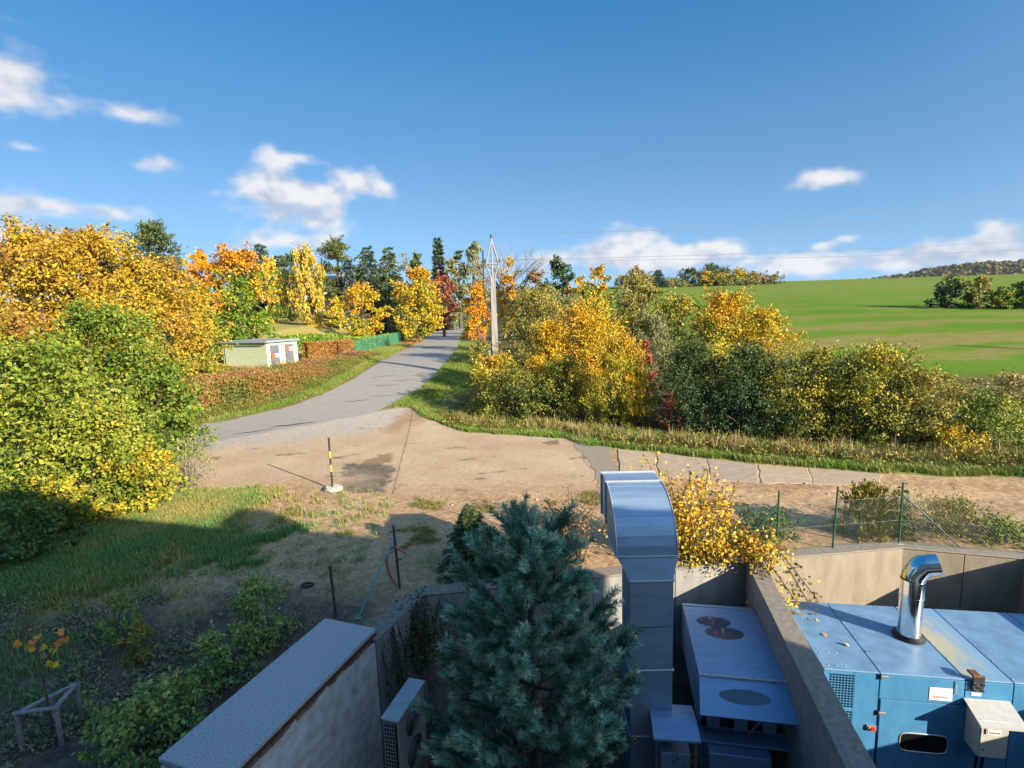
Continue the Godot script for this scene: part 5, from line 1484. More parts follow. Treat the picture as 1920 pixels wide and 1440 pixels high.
func box_duct() -> void:
	var o := thing("ventilation_unit", "long blue-grey box duct with a hooded intake and puddles on its top", "ventilation unit", V(3.39, -3.0, 9.2), deg_to_rad(-10.8))
	var W := 1.52; var L := 2.4; var top := 2.35
	part(o, "body", span(0.0, W, 1.2, top - 0.03, -0.02, -L, 0.01), M.galvshade)
	part(o, "top_panel", span(-0.02, W + 0.02, top - 0.028, top, -0.02, -L - 0.0, 0.006), M.galvshade)
	part(o, "flange", span(-0.03, W + 0.03, top - 0.05, top + 0.022, 0.012, -0.018, 0.003), M.galvlight)
	part(o, "flange", span(-0.03, W + 0.03, top - 0.05, top + 0.022, -L - 0.002, -L - 0.03, 0.003), M.galvlight)
	for k in 3:
		part(o, "clip", span(0.25 + k * 0.5, 0.31 + k * 0.5, top + 0.0, top + 0.035, 0.03, -0.034, 0.003), M.galvlight)
	var tail := MB.new()
	tail.loft([[Vector3(0, top - 0.02, -L - 0.032), Vector3(W, top - 0.02, -L - 0.032), Vector3(W, 1.2, -L - 0.032), Vector3(0, 1.2, -L - 0.032)], [Vector3(0, top - 0.06, -L - 0.22), Vector3(W, top - 0.06, -L - 0.22), Vector3(W, 1.2, -L - 0.22), Vector3(0, 1.2, -L - 0.22)], [Vector3(0, top - 0.2, -L - 0.4), Vector3(W, top - 0.2, -L - 0.4), Vector3(W, 1.2, -L - 0.4), Vector3(0, 1.2, -L - 0.4)]])
	part(o, "end_elbow", tail, M.galvshade)
	# intake hood: sloping lid, two cheeks, vanes inside
	var hood := MB.new()
	hood.loft([[Vector3(-0.02, top - 0.03, 0.014), Vector3(W + 0.02, top - 0.03, 0.014), Vector3(W + 0.02, top - 0.055, 0.014), Vector3(-0.02, top - 0.055, 0.014)], [Vector3(-0.1, top - 0.30, 0.66), Vector3(W + 0.12, top - 0.30, 0.66), Vector3(W + 0.12, top - 0.325, 0.65), Vector3(-0.1, top - 0.325, 0.65)]])
	part(o, "hood", hood, M.galvshade)
	for s in [0.0, 1.0]:
		var ch := MB.new()
		var xa := lerpf(-0.015, W + 0.005, s); var xb := lerpf(-0.09, W + 0.10, s)
		ch.loft([[Vector3(xa, top - 0.06, 0.016), Vector3(xa + 0.012, top - 0.06, 0.016), Vector3(xa + 0.012, 1.25, 0.016), Vector3(xa, 1.25, 0.016)], [Vector3(xb, top - 0.33, 0.64), Vector3(xb + 0.012, top - 0.33, 0.64), Vector3(xa + 0.012, 1.5, 0.2), Vector3(xa, 1.5, 0.2)]])
		part(o, "cheek", ch, M.galvshade)
	part(o, "intake", span(0.03, W - 0.03, 1.3, top - 0.1, -0.015, 0.0, 0.002), M.dark)
	for k in 3:
		part(o, "vane", span(0.12 + k * 0.5, 0.36 + k * 0.5, 1.3, top - 0.12, 0.002, 0.05, 0.004), M.galvshade)
	part(o, "sill", span(-0.01, W + 0.01, 1.2, 1.24, -0.01, 0.3, 0.004), M.galvshade)
	part(o, "brace", T([Vector3(0.85, 1.28, 0.1), Vector3(0.95, top - 0.32, 0.6)], 0.02, 6), M.galvlight)
	part(o, "plenum", span(0.1, W - 0.35, 0.0, 1.17, 0.5, -0.6, 0.01), M.galvshade)
	for k in 4:
		var lx := 0.06 if k % 2 == 0 else W - 0.06
		part(o, "leg", span(lx - 0.03, lx + 0.03, 0, 1.19, -0.7 if k < 2 else -L + 0.1, -0.76 if k < 2 else -L + 0.04, 0.004), M.steel)
	var p := part(o, "puddle", blob(0.55, -1.82, 0.36, 0.20, top + 0.003, 1), M.puddle)
	part(o, "puddle", blob(0.70, -1.42, 0.40, 0.22, top + 0.003, 2), M.puddle)
	var pu := blob(0, 0, 0.44, 0.14, 0.0, 3)
	var pm := part(o, "puddle", pu, M.puddle)
	pm.position = Vector3(0.72, top - 0.145, 0.30)
	pm.rotation.x = atan2(0.27, 0.646)
	# the small cowl beside it
	var c := thing("vent_cowl", "small square sheet-metal cowl on posts at the left of the box duct", "vent cowl", V(2.42, -3.0, 8.4), deg_to_rad(-8.0))
	var lid := MB.new()
	lid.loft([[Vector3(-0.12, 1.72, 0.02), Vector3(0.68, 1.72, 0.02), Vector3(0.68, 1.76, 0.02), Vector3(-0.12, 1.76, 0.02)], [Vector3(-0.12, 1.76, -0.4), Vector3(0.68, 1.76, -0.4), Vector3(0.68, 1.84, -0.4), Vector3(-0.12, 1.84, -0.4)], [Vector3(-0.12, 1.74, -0.82), Vector3(0.68, 1.74, -0.82), Vector3(0.68, 1.78, -0.82), Vector3(-0.12, 1.78, -0.82)]])
	part(c, "lid", lid, M.galvshade)
	for k in 4:
		var lx := -0.06 if k % 2 == 0 else 0.62
		var lz := -0.08 if k < 2 else -0.74
		part(c, "post", span(lx - 0.02, lx + 0.02, 0.0, 1.75, lz - 0.02, lz + 0.02, 0.004), M.steel)
	part(c, "shaft", span(0.02, 0.54, 0.0, 1.35, -0.14, -0.66, 0.01), M.galvshade)

func generator() -> void:
	var o := thing("generator", "blue steel generator container with a shiny exhaust stack on its roof", "generator", V(5.72, -3.0, 9.2), deg_to_rad(-9.5))
	var Lx := 5.3; var Dz := 2.4; var H := 2.4
	part(o, "body", span(0.012, Lx - 0.012, 0.0, H - 0.034, -0.015, -Dz + 0.01, 0.01), M.bluedark)
	var seams := [0.0, 0.97, 2.38, 3.15, 4.6, Lx]
	for k in 5:
		part(o, "roof_panel", span(seams[k] + 0.007, seams[k + 1] - 0.007, H - 0.032, H, 0.0, -Dz, 0.012), M.blueroof)
	var du := MB.new()                          # exhaust dust burnt onto the panel beside the stack
	for i in 2:
		for j in 2: du.v(Vector3(lerpf(2.395, 3.135, i), H + 0.003, lerpf(-0.015, -Dz + 0.015, j)), Vector3.UP, Vector2(i, 1 - j))
	du.I.append_array(PackedInt32Array([0, 1, 3, 0, 3, 2]))
	part(o, "dusty_sheet", du, M.dustysheet)
	var screw := MB.new()
	screw.tube([Vector3(0, H, 0), Vector3(0, H + 0.006, 0), Vector3(0, H + 0.009, 0)], [0.016, 0.016, 0.008], 8)
	var sm := screw.mesh()
	for k in 26:
		var s := MeshInstance3D.new()
		s.name = "rivet"
		s.mesh = sm
		s.material_override = M.galvlight
		o.add_child(s, true)
		if k < 6: s.position = Vector3(0.12 + (k % 3) * 0.15, 0, -0.12 if k < 3 else -0.52)
		elif k < 9: s.position = Vector3(0.2 + (k % 3) * 0.14, 0, -1.7)
		else: s.position = Vector3([1.0, 2.42, 3.19, 4.64][k % 4], 0, -0.1 - 0.5 * ((k - 9) / 4))
	# front: grille panel at the left, tall doors, panels to the right
	var fz := 0.012
	part(o, "front_panel", span(0.54, 0.955, 0.02, H - 0.035, -0.014, fz, 0.004), M.blue)
	part(o, "front_panel", span(0.0, 0.09, 0.02, H - 0.035, -0.014, fz, 0.004), M.blue)
	part(o, "front_panel", span(0.092, 0.538, 2.33, H - 0.035, -0.014, fz, 0.004), M.blue)
	part(o, "front_panel", span(0.092, 0.538, 1.58, 1.63, -0.014, fz, 0.004), M.blue)
	part(o, "front_panel", span(0.092, 0.538, 0.02, 0.85, -0.014, fz, 0.004), M.blue)
	part(o, "louvre_recess", span(0.092, 0.538, 0.852, 2.328, -0.0145, -0.010, 0.001), M.dark)
	grille(o, "air_grille", 0.095, 0.535, 1.635, 2.325, 0.002, 8, 13, 0.012, M.blue)
	grille(o, "air_grille", 0.095, 0.535, 0.855, 1.575, 0.002, 8, 13, 0.012, M.blue)
	part(o, "fascia_panel", span(0.975, 2.37, 1.89, H - 0.035, -0.014, fz + 0.002, 0.004), M.blue)
	part(o, "fascia_panel", span(2.385, 3.14, 1.89, H - 0.035, -0.014, fz + 0.002, 0.004), M.blue)
	var dr := part(o, "door", span(1.0, 3.14, 0.05, 1.875, -0.014, fz + 0.006, 0.006), M.blue)
	part(o, "front_panel", span(3.16, 4.59, 0.02, H - 0.035, -0.014, fz, 0.004), M.blue)
	part(o, "front_panel", span(4.61, Lx, 0.02, H - 0.035, -0.014, fz, 0.004), M.blue)
	for k in 9:
		for yy in [1.92, 2.33]:
			part(o, "rivet", T([Vector3(1.02 + k * 0.155, yy, 0.014), Vector3(1.02 + k * 0.155, yy, 0.02)], 0.008, 6), M.steel)
	# dark oval window in the door
	var ring := []
	var ring2 := []
	for k in 32:
		var an := TAU * k / 32.0
		var ex := signf(cos(an)) * pow(absf(cos(an)), 0.35) * 0.39; var ey := signf(sin(an)) * pow(absf(sin(an)), 0.45) * 0.175
		ring.append(Vector3(1.77 + ex, 1.05 + ey, 0.0)); ring2.append(Vector3(1.77 + ex * 1.035, 1.05 + ey * 1.08, 0.0))
	var wn := MB.new()
	var c := wn.v(Vector3(1.77, 1.05, 0.024), Vector3.BACK)
	for k in 32: wn.v(ring[k] + Vector3(0, 0, 0.024), Vector3.BACK)
	for k in 32: wn.I.append_array(PackedInt32Array([c, c + 1 + (k + 1) % 32, c + 1 + k]))
	var wp := part(dr, "window", wn, M.blackglass)
	var pts := []
	for k in 33: pts.append(ring2[k % 32] + Vector3(0, 0, 0.02))
	part(dr, "window_frame", T(pts, 0.014, 6), M.galvlight)
	part(dr, "lock", T([Vector3(1.46, 0.97, 0.024), Vector3(1.46, 0.97, 0.04)], 0.018, 10), M.chrome)
	for yy in [1.60, 2.34]:
		part(o, "hinge", B(Vector3(1.03, yy, 0.032), Vector3(0.13, 0.05, 0.025), 0.01), M.steel)
		part(o, "hinge", T([Vector3(0.963, yy - 0.05, 0.03), Vector3(0.963, yy + 0.05, 0.03)], 0.022, 8), M.dark)
	var es := part(o, "stop_box", B(Vector3(0.87, 1.28, 0.03), Vector3(0.17, 0.11, 0.035), 0.004), M.steel)
	part(es, "stop_button", T([Vector3(0.88, 1.28, 0.048), Vector3(0.88, 1.28, 0.085)], 0.036, 14), M.redplastic)
	part(es, "stop_collar", T([Vector3(0.835, 1.29, 0.048), Vector3(0.835, 1.29, 0.066)], 0.024, 12), M.yellowpaint)
	# name plate: white sheet, faint grey lines, red and blue lettering block
	var pl := part(o, "name_plate", span(1.8, 2.18, 1.95, 2.2, 0.015, 0.023, 0.002), M.signwhite)
	part(pl, "print_line", span(1.89, 2.08, 2.142, 2.150, 0.0232, 0.0242, 0.0), M.printgrey)
	part(pl, "print_line", span(1.86, 2.14, 2.09, 2.095, 0.0232, 0.0242, 0.0), M.printgrey)
	part(pl, "red_block", span(1.855, 1.965, 2.0, 2.04, 0.0232, 0.0242, 0.0), M.printred)
	part(pl, "blue_block", span(1.968, 2.11, 2.0, 2.04, 0.0232, 0.0242, 0.0), M.printblue)
	for k in 8:
		var lx := 1.868 + k * 0.0295
		part(pl, "letter", span(lx, lx + 0.015, 2.012, 2.030, 0.0244, 0.0250, 0.0), M.signwhite)
	# roof lamp bracket
	var lb := part(o, "lifting_bracket", span(2.46, 2.66, 2.2, 2.52, 0.02, 0.06, 0.012), M.steeldark)
	part(lb, "cover", span(2.44, 2.58, 2.50, 2.54, -0.10, 0.09, 0.008), M.rustplate)
	for k in 5:
		var bx: float = [2.49, 2.63, 2.49, 2.63, 2.56][k]; var by: float = [2.24, 2.24, 2.36, 2.36, 2.30][k]
		part(lb, "bolt", T([Vector3(bx, by, 0.06), Vector3(bx, by, 0.085)], 0.018, 8), M.chrome)
	part(o, "small_label", span(2.48, 2.64, 2.10, 2.16, 0.015, 0.022, 0.001), M.signwhite)
	part(o, "cable", T([Vector3(2.22, 2.36, 0.03), Vector3(2.22, 2.1, 0.03)], 0.008, 6), M.galvlight)
	# control cabinet with a tin hood
	var cb := part(o, "control_cabinet", span(2.42, 2.87, 1.2, 1.92, 0.022, 0.40, 0.008), M.cabinet)
	var hd := MB.new()
	hd.loft([[Vector3(2.36, 2.03, 0.02), Vector3(3.1, 2.03, 0.02), Vector3(3.1, 2.045, 0.02), Vector3(2.36, 2.045, 0.02)], [Vector3(2.36, 1.86, 0.5), Vector3(3.1, 1.86, 0.5), Vector3(3.1, 1.875, 0.5), Vector3(2.36, 1.875, 0.5)]])
	part(cb, "hood", hd, M.tinhood)
	part(cb, "hood_lip", span(2.36, 3.1, 1.835, 1.858, 0.485, 0.5, 0.002), M.tinhood)
	var cd := part(cb, "cabinet_door", span(2.435, 2.855, 1.215, 1.83, 0.401, 0.412, 0.003), M.cabinet)
	part(cd, "notice", span(2.53, 2.74, 1.66, 1.82, 0.4125, 0.416, 0.001), M.signwhite)
	part(cd, "red_block", span(2.55, 2.63, 1.68, 1.71, 0.4162, 0.417, 0.0), M.printred)
	part(cd, "blue_block", span(2.632, 2.73, 1.68, 1.71, 0.4162, 0.417, 0.0), M.printblue)
	part(cd, "print_line", span(2.6, 2.67, 1.765, 1.785, 0.4162, 0.417, 0.0), M.printdark)
	part(cd, "lock", B(Vector3(2.49, 1.36, 0.418), Vector3(0.03, 0.02, 0.014), 0.004), M.dark)
	part(cd, "handle", B(Vector3(2.5, 1.72, 0.42), Vector3(0.012, 0.11, 0.018), 0.003), M.steel)
	part(cb, "conduit", T([Vector3(2.52, 1.2, 0.25), Vector3(2.52, 0.6, 0.2), Vector3(2.52, 0.0, 0.15)], 0.025, 8), M.dark)
	part(cb, "conduit", T([Vector3(2.62, 1.2, 0.25), Vector3(2.62, 0.6, 0.2), Vector3(2.62, 0.0, 0.15)], 0.025, 8), M.dark)
	# exhaust stack
	var sx := 2.08; var sz := -1.25
	var cl := MB.new()
	cl.tube([Vector3(sx, H, sz), Vector3(sx, H + 0.05, sz), Vector3(sx, H + 0.075, sz)], [0.29, 0.28, 0.21], 36)
	var ex := part(o, "exhaust_collar", cl, M.dark)
	part(ex, "exhaust_pipe", T([Vector3(sx, H + 0.05, sz), Vector3(sx, H + 0.92, sz)], 0.205, 40), M.chrome)
	part(ex, "exhaust_pipe", T([Vector3(sx, H + 0.90, sz), Vector3(sx, H + 1.26, sz)], 0.210, 40), M.chrome)
	part(ex, "pipe_clamp", T([Vector3(sx, H + 0.885, sz), Vector3(sx, H + 0.91, sz)], 0.218, 40), M.chrome)
	part(ex, "pipe_clamp", T([Vector3(sx, H + 1.235, sz), Vector3(sx, H + 1.26, sz)], 0.218, 40), M.chrome)
	part(ex, "pipe_clamp", T([Vector3(sx, H + 0.12, sz), Vector3(sx, H + 0.14, sz)], 0.211, 40), M.chrome)
	var p0 := Vector3(sx, H + 1.25, sz)
	var d1 := Vector3(0.55, 0.8, 0.12).normalized(); var d2 := Vector3(0.95, 0.25, 0.22).normalized()
	var p1 := p0 + Vector3(0, 0.10, 0) + d1 * 0.16
	part(ex, "elbow_segment", T([p0, p0 + Vector3(0.02, 0.10, 0), p1], [0.212, 0.212, 0.212], 40), M.chrome)
	var p2 := p1 + d1 * 0.10 + d2 * 0.10
	part(ex, "elbow_segment", T([p1 - d1 * 0.02, p1 + d1 * 0.10, p2], [0.213, 0.213, 0.213], 40), M.chrome)
	part(ex, "elbow_segment", T([p2 - d2 * 0.02, p2 + d2 * 0.15], [0.214], 40), M.chrome)
	part(ex, "pipe_mouth", T([p2 + d2 * 0.13, p2 + d2 * 0.152], [0.19], 32), M.dark)

func fence_right() -> void:
	# posts stand on the wall's coping, so the fence goes with the wall's line
	var line := [Vector2(5.3, 12.55), Vector2(6.5, 12.62), Vector2(8.0, 12.78), Vector2(9.8, 12.95), Vector2(12.35, 12.2)]
	var o := thing("mesh_fence", "green post and wire mesh fence on the wall behind the generator", "fence", V(8, 0.05, 12.8))
	var org: Vector3 = o.position
	var foot := func(p: Vector2) -> Vector3: return V(p.x, 0.045, p.y) - org
	for i in [1, 2, 3, 4]:
		var b: Vector3 = foot.call(line[i])
		var lean := Vector3(0.05 if i == 2 else 0.0, 0, 0)
		part(o, "post", T([b, b + Vector3(0, 1.62, 0) + lean], 0.024, 10), M.greenpost)
		part(o, "base_plate", B(b + Vector3(0, 0.004, 0.02), Vector3(0.16, 0.012, 0.12), 0.003), M.galvlight)
	part(o, "brace", T([foot.call(line[3]) + Vector3(0.02, 1.3, 0.0), V(11.1, 0.05, 12.60) - org], 0.019, 8), M.greenpost)
	part(o, "brace", T([foot.call(line[1]) + Vector3(-0.02, 1.3, 0.0), V(5.5, 0.06, 12.56) - org], 0.019, 8), M.greenpost)
	part(o, "stub", T([foot.call(line[1]) + Vector3(0, 1.55, 0), foot.call(line[1]) + Vector3(0.14, 1.52, 0)], 0.015, 6), M.greenpost)
	var net := MB.new()
	for i in line.size() - 1:
		var a: Vector3 = foot.call(line[i]); var b: Vector3 = foot.call(line[i + 1])
		var ln := a.distance_to(b)
		var ux := (b - a) / ln
		var hgt := 1.25
		var s := -hgt
		while s < ln:
			for g in [1.0, -1.0]:
				var t0 := maxf(0.0, -s / hgt); var t1 := minf(1.0, (ln - s) / hgt)
				if t1 > t0:
					var y0 := t0 * hgt if g > 0 else hgt * (1.0 - t0); var y1 := t1 * hgt if g > 0 else hgt * (1.0 - t1)
					net.tube([a + ux * (s + t0 * hgt) + Vector3(0, y0, 0), a + ux * (s + t1 * hgt) + Vector3(0, y1, 0)], [0.0017], 3, false)
			s += 0.085
		for yy in [0.03, 0.62, 1.25]:
			net.tube([a + Vector3(0, yy, 0), b + Vector3(0, yy, 0)], [0.003], 4, false)
	var nt := part(o, "wire_netting", net, M.netwire)
	nt.set_meta("kind", "stuff")

func fence_left() -> void:
	var o := thing("fence_post", "thin dark steel post with crossbars and a hanging red hose by the pit corner", "post", V(-2.75, 0.0, 11.55))
	part(o, "pole", T([Vector3(0.02, -0.1, 0), Vector3(-0.04, 1.52, 0)], 0.03, 8), M.postdark)
	part(o, "crossbar", T([Vector3(-0.14, 1.38, 0.02), Vector3(0.13, 1.42, 0.02)], 0.014, 6), M.postdark)
	part(o, "crossbar", T([Vector3(-0.03, 0.68, 0.03), Vector3(0.12, 0.74, 0.03)], 0.018, 6), M.postdark)
	var br := thing("fence_brace", "pale green slanting brace leaning against the thin dark post", "fence brace", V(-3.1, 0.0, 10.9))
	part(br, "rod", T([V(-3.35, 0.02, 10.35) - br.position, V(-2.80, 1.22, 11.5) - br.position], 0.028, 8), M.palepost)
	part(br, "foot_plate", B(V(-3.35, 0.02, 10.33) - br.position, Vector3(0.12, 0.03, 0.12), 0.004), M.palepost)
	var hose := MB.new()
	var hp := [Vector3(0.02, 0.10, 0.05), Vector3(-0.06, 0.22, 0.06), Vector3(-0.15, 0.42, 0.06), Vector3(-0.19, 0.65, 0.06), Vector3(-0.18, 0.85, 0.06), Vector3(-0.13, 0.99, 0.06), Vector3(-0.03, 1.05, 0.06), Vector3(0.08, 1.03, 0.06), Vector3(0.19, 0.95, 0.06), Vector3(0.27, 0.88, 0.06)]
	hose.tube(hp, [0.028], 8)
	var h := part(self, "garden_hose", hose, M.hose)
	h.position = V(-2.78, 0.0, 11.5)
	tag(h, "dull red hose hooked over the thin dark post", "hose")
	var q := thing("fence_post", "plain dark green fence post behind the rendered block", "post", V(-3.86, 0.0, 10.45))
	part(q, "pole", T([Vector3(0.02, -0.3, 0), Vector3(-0.03, 1.08, 0)], 0.03, 8), M.greenpost)
	part(q, "post_cap", T([Vector3(-0.03, 1.08, 0), Vector3(-0.032, 1.13, 0)], 0.034, 8), M.dark)
	var r := thing("fence_post", "short green fence post showing above the big pine", "post", V(-0.02, 0.0, 13.4))
	part(r, "pole", T([Vector3(0, -0.1, 0), Vector3(-0.03, 0.86, 0)], 0.035, 8), M.greenpost)
	part(r, "post_cap", T([Vector3(-0.03, 0.86, 0), Vector3(-0.03, 0.9, 0)], 0.038, 8), M.dark)

func near_pine() -> void:
	var o := thing("pine_tree", "big blue-green pine growing out of the pit in the foreground", "tree", V(0.2, -3.0, 8.3))
	var rng := RandomNumberGenerator.new()
	rng.seed = 404
	var wood := MB.new(); var nd := MB.new()
	wood.tube([Vector3.ZERO, Vector3(0.05, 2.0, 0), Vector3(-0.02, 4.0, 0.03), Vector3(0.03, 5.75, 0)], [0.11, 0.085, 0.05, 0.015], 9)
	var pal := [Color(0.08, 0.19, 0.12), Color(0.12, 0.27, 0.18), Color(0.20, 0.38, 0.28), Color(0.28, 0.47, 0.36), Color(0.38, 0.52, 0.37)]
	var shoot := func(a: Vector3, dir: Vector3, ln: float):
		var cc := pick(pal, rng.randf())
		wood.tube([a, a + dir * ln], [0.009, 0.005], 4, false)
		var nn := int(95 * ln / 0.3)
		var sd := dir.cross(Vector3(0.3, 0.9, 0.2)).normalized()
		var up := sd.cross(dir)
		for k in nn:
			var f := rng.randf()
			var an := rng.randf() * TAU
			var rad := sd * cos(an) + up * sin(an)
			var dd := (dir * rng.randf_range(0.45, 1.0) + rad * 0.75).normalized()
			var br := rng.randf_range(0.7, 1.35) * (0.85 + 0.2 * f)
			nd.leaf(a + dir * ln * f, dd, (rad + Vector3(rng.randfn(), rng.randfn(), rng.randfn()) * 0.4).normalized(), rng.randf_range(0.08, 0.15), 0.013, Color(cc.r * br, cc.g * br, cc.b * br))
	for lev in 13:
		var t := 0.10 + 0.87 * lev / 13.0
		var y := 5.8 * t
		var rr := 1.72 * pow(1.0 - t, 0.5) + 0.12
		var nb_ := 6 if lev < 10 else 5
		for b in nb_:
			var an := TAU * (b + rng.randf() * 0.7) / nb_ + lev * 0.9
			var out := Vector3(cos(an), 0, sin(an))
			var ln := rr * rng.randf_range(0.6, 1.15)
			var a := Vector3(0, y, 0)
			var pts := []
			for k in 5:
				var f := k / 4.0
				pts.append(a + out * ln * f + Vector3.UP * ln * (0.22 * f + 0.5 * f * f))
			wood.tube(pts, [0.030, 0.024, 0.018, 0.013, 0.009], 5, false)
			var ns := int(5 + ln * 8.0)
			for k in ns:
				var f := 0.3 + 0.7 * (k + rng.randf()) / ns
				var i := mini(int(f * 4.0), 3)
				var p: Vector3 = pts[i].lerp(pts[i + 1], f * 4.0 - i)
				var side := out.cross(Vector3.UP) * (1.0 if k % 2 == 0 else -1.0)
				var dir := (out * 0.8 + side * rng.randf_range(0.2, 1.1) + Vector3.UP * rng.randf_range(0.4, 1.3)).normalized()
				shoot.call(p, dir, rng.randf_range(0.22, 0.5))
			for q in 3: shoot.call(pts[4] - out * 0.08, (out + Vector3.UP * rng.randf_range(0.4, 1.4) + out.cross(Vector3.UP) * rng.randfn() * 0.5).normalized(), rng.randf_range(0.28, 0.5))
	for k in 6: shoot.call(Vector3(0.02, 5.3 + k * 0.09, 0), Vector3(rng.randfn() * 0.3, 1, rng.randfn() * 0.3).normalized(), 0.42)
	part(o, "crown", nd, M.leaf)
	part(o, "trunk", wood, M.bark)

func sapling() -> void:
	var x := -7.85; var d := 8.1
	var y := ground_y(x, d)
	var f := thing("tree_stake", "triangular timber stake frame guarding a young tree at lower left", "tree stake", V(x, y, d))
	var tri := [Vector3(-0.33, 0.62, 0.26), Vector3(0.22, 0.62, 0.16), Vector3(0.10, 0.62, -0.42)]
	for k in 3:
		var a: Vector3 = tri[k]; var b: Vector3 = tri[(k + 1) % 3]
		part(f, "stake", T([Vector3(a.x, -0.05, a.z), Vector3(a.x, 0.64, a.z)], 0.038, 8), M.greywood)
		var dirv := (b - a).normalized()
		var mb := MB.new()
		mb.box((a + b) / 2 + Vector3(0, 0.05, 0), Vector3(0.075, 0.035, a.distance_to(b) + 0.1), 0.006, Basis.looking_at(dirv))
		part(f, "rail", mb, M.greywood)
	var o := thing("sapling", "young sapling with a few orange and yellow leaves inside the stake frame", "tree", V(x - 0.02, y, d - 0.02))
	var w := MB.new()
	w.tube([Vector3.ZERO, Vector3(-0.06, 0.9, -0.05), Vector3(-0.14, 1.5, -0.1), Vector3(-0.2, 1.75, -0.1)], [0.025, 0.02, 0.012, 0.005], 6)
	w.tube([Vector3(-0.1, 1.25, -0.07), Vector3(0.12, 1.55, -0.15), Vector3(0.3, 1.8, -0.2)], [0.011, 0.008, 0.004], 5)
	w.tube([Vector3(-0.08, 1.0, -0.06), Vector3(0.05, 1.2, 0.0)], [0.008, 0.004], 5)
	part(o, "trunk", w, M.bark)
	var rng := RandomNumberGenerator.new()
	rng.seed = 9
	for p in [[-0.26, 1.62, 0], [-0.2, 1.72, 1], [-0.3, 1.76, 0], [-0.16, 1.6, 2], [-0.24, 1.84, 0], [-0.12, 1.78, 1], [0.05, 1.5, 2], [0.0, 1.62, 2], [0.1, 1.36, 2], [0.16, 1.26, 2], [0.24, 1.66, 0], [0.30, 1.72, 0], [0.33, 1.84, 1], [-0.06, 1.44, 3], [0.20, 1.6, 1]]:
		var l := MB.new()
		var cc: Color = [Color(0.62, 0.20, 0.02), Color(0.66, 0.26, 0.06), Color(0.58, 0.36, 0.03), Color(0.35, 0.24, 0.12)][p[2]]
		var dir := Vector3(rng.randfn() * 0.6, -0.2 + rng.randfn() * 0.4, 0.5).normalized()
		var ln_ := (Vector3(0.2, 0.7, 0.6) + Vector3(rng.randfn(), 0, 0) * 0.3).normalized()
		var lp := Vector3(p[0], p[1], -0.12 + rng.randfn() * 0.06)
		for q in 5: l.leaf(lp, dir.rotated(ln_, (q - 2) * 0.62), ln_, 0.12 - 0.02 * absf(q - 2.0), 0.05, cc)
		part(o, "leaf", l, M.leaf)

func small_bits() -> void:
	# fallen leaves lying on the generator roof
	var spots := [[6.25, 10.95, "by the left rear edge"], [6.32, 10.2, "on the left panel"], [6.55, 9.85, "the largest one, on the left panel"], [6.85, 9.62, "beside the first seam"], [5.86, 9.95, "on the dividing wall top"], [5.80, 10.35, "farther along the dividing wall top"]]
	for i in spots.size():
		var mb := MB.new()
		var s := 0.09 + 0.02 * (i % 3)
		mb.leaf(Vector3(-s / 2, 0.0, 0), Vector3(1, 0.25, 0.3).normalized(), Vector3(-0.2, 1, 0.2).normalized(), s, s * 0.7, Color(0.50, 0.27, 0.10))
		mb.leaf(Vector3(-s / 2, 0.0, 0), Vector3(0.8, 0.5, -0.2).normalized(), Vector3(-0.5, 1, -0.3).normalized(), s * 0.9, s * 0.5, Color(0.58, 0.33, 0.14))
		var o := part(self, "fallen_leaf", mb, M.leaf)
		o.position = V(spots[i][0], -0.592 if i < 4 else 0.04, spots[i][1])
		o.rotation.y = i * 1.3
		tag(o, "dry orange fallen leaf %s %s" % ["on the blue roof" if i < 4 else "resting", spots[i][2]], "leaf", "fallen leaves on generator and wall")
	# dark scrap and pale stones on the trampled earth
	var ty := MB.new()
	var pts := []
	for k in 17: pts.append(Vector3(cos(TAU * k / 16.0) * 0.13, 0.02, sin(TAU * k / 16.0) * 0.09))
	ty.tube(pts, [0.028], 6, false)
	var t := part(self, "rubber_ring", ty, M.dark)
	t.position = V(-4.96, 0.0, 11.8)
	tag(t, "dark rubber ring lying on the shaded earth", "ring")
	var rng := RandomNumberGenerator.new()
	rng.seed = 55
	var st := MB.new()
	st.tube([Vector3(0, -0.02, 0), Vector3(0, 0.012, 0), Vector3(0, 0.025, 0)], [0.03, 0.034, 0.016], 6)
	var sp := []
	for k in 3200:
		var x := rng.randf_range(-9.0, 14.0); var d := rng.randf_range(10.2, 18.2)
		if x > -2.6 and d < 13.4: continue
		var c := rng.randf_range(0.16, 0.42)
		sp.append([V(x, ground_y(x, d), d), rng.randf_range(0.2, 0.9) * (1.7 if rng.randf() < 0.04 else 0.7), Color(c, c * 0.9, c * 0.76)])
	scatter("loose_stones", "loose pebbles scattered over the trampled earth", "pebbles", st.mesh(), sp, M.stonecol)

func building_behind() -> void:
	# the house from whose window the picture is taken: it shades the foreground
	var o := thing("office_building", "tall rendered building behind the viewpoint whose shadow covers the foreground", "building", V(0, -3.0, -0.6))
	part(o, "wall", span(-9, 16.0, 0, 10.8, 0.0, 12.0, 0.02), M.housewhite)
	var rf := MB.new()
	var prof_ := [[-9.0, 13.9], [2.8, 13.15], [8.6, 11.75], [9.9, 11.75], [13.7, 11.05], [16.3, 10.85]]
	for i in prof_.size() - 1:
		var a: Array = prof_[i]; var b: Array = prof_[i + 1]
		rf.loft([[Vector3(a[0], 10.79, 0.3), Vector3(a[0], a[1], 0.0), Vector3(a[0], a[1], 12.0), Vector3(a[0], 10.79, 12.0)], [Vector3(b[0], 10.79, 0.3), Vector3(b[0], b[1], 0.0), Vector3(b[0], b[1], 12.0), Vector3(b[0], 10.79, 12.0)]])
	part(o, "roof", rf, M.roofdark)
	part(o, "chimney", span(10.35, 11.5, 10.9, 12.55, 0.05, 1.2, 0.02), M.brick)

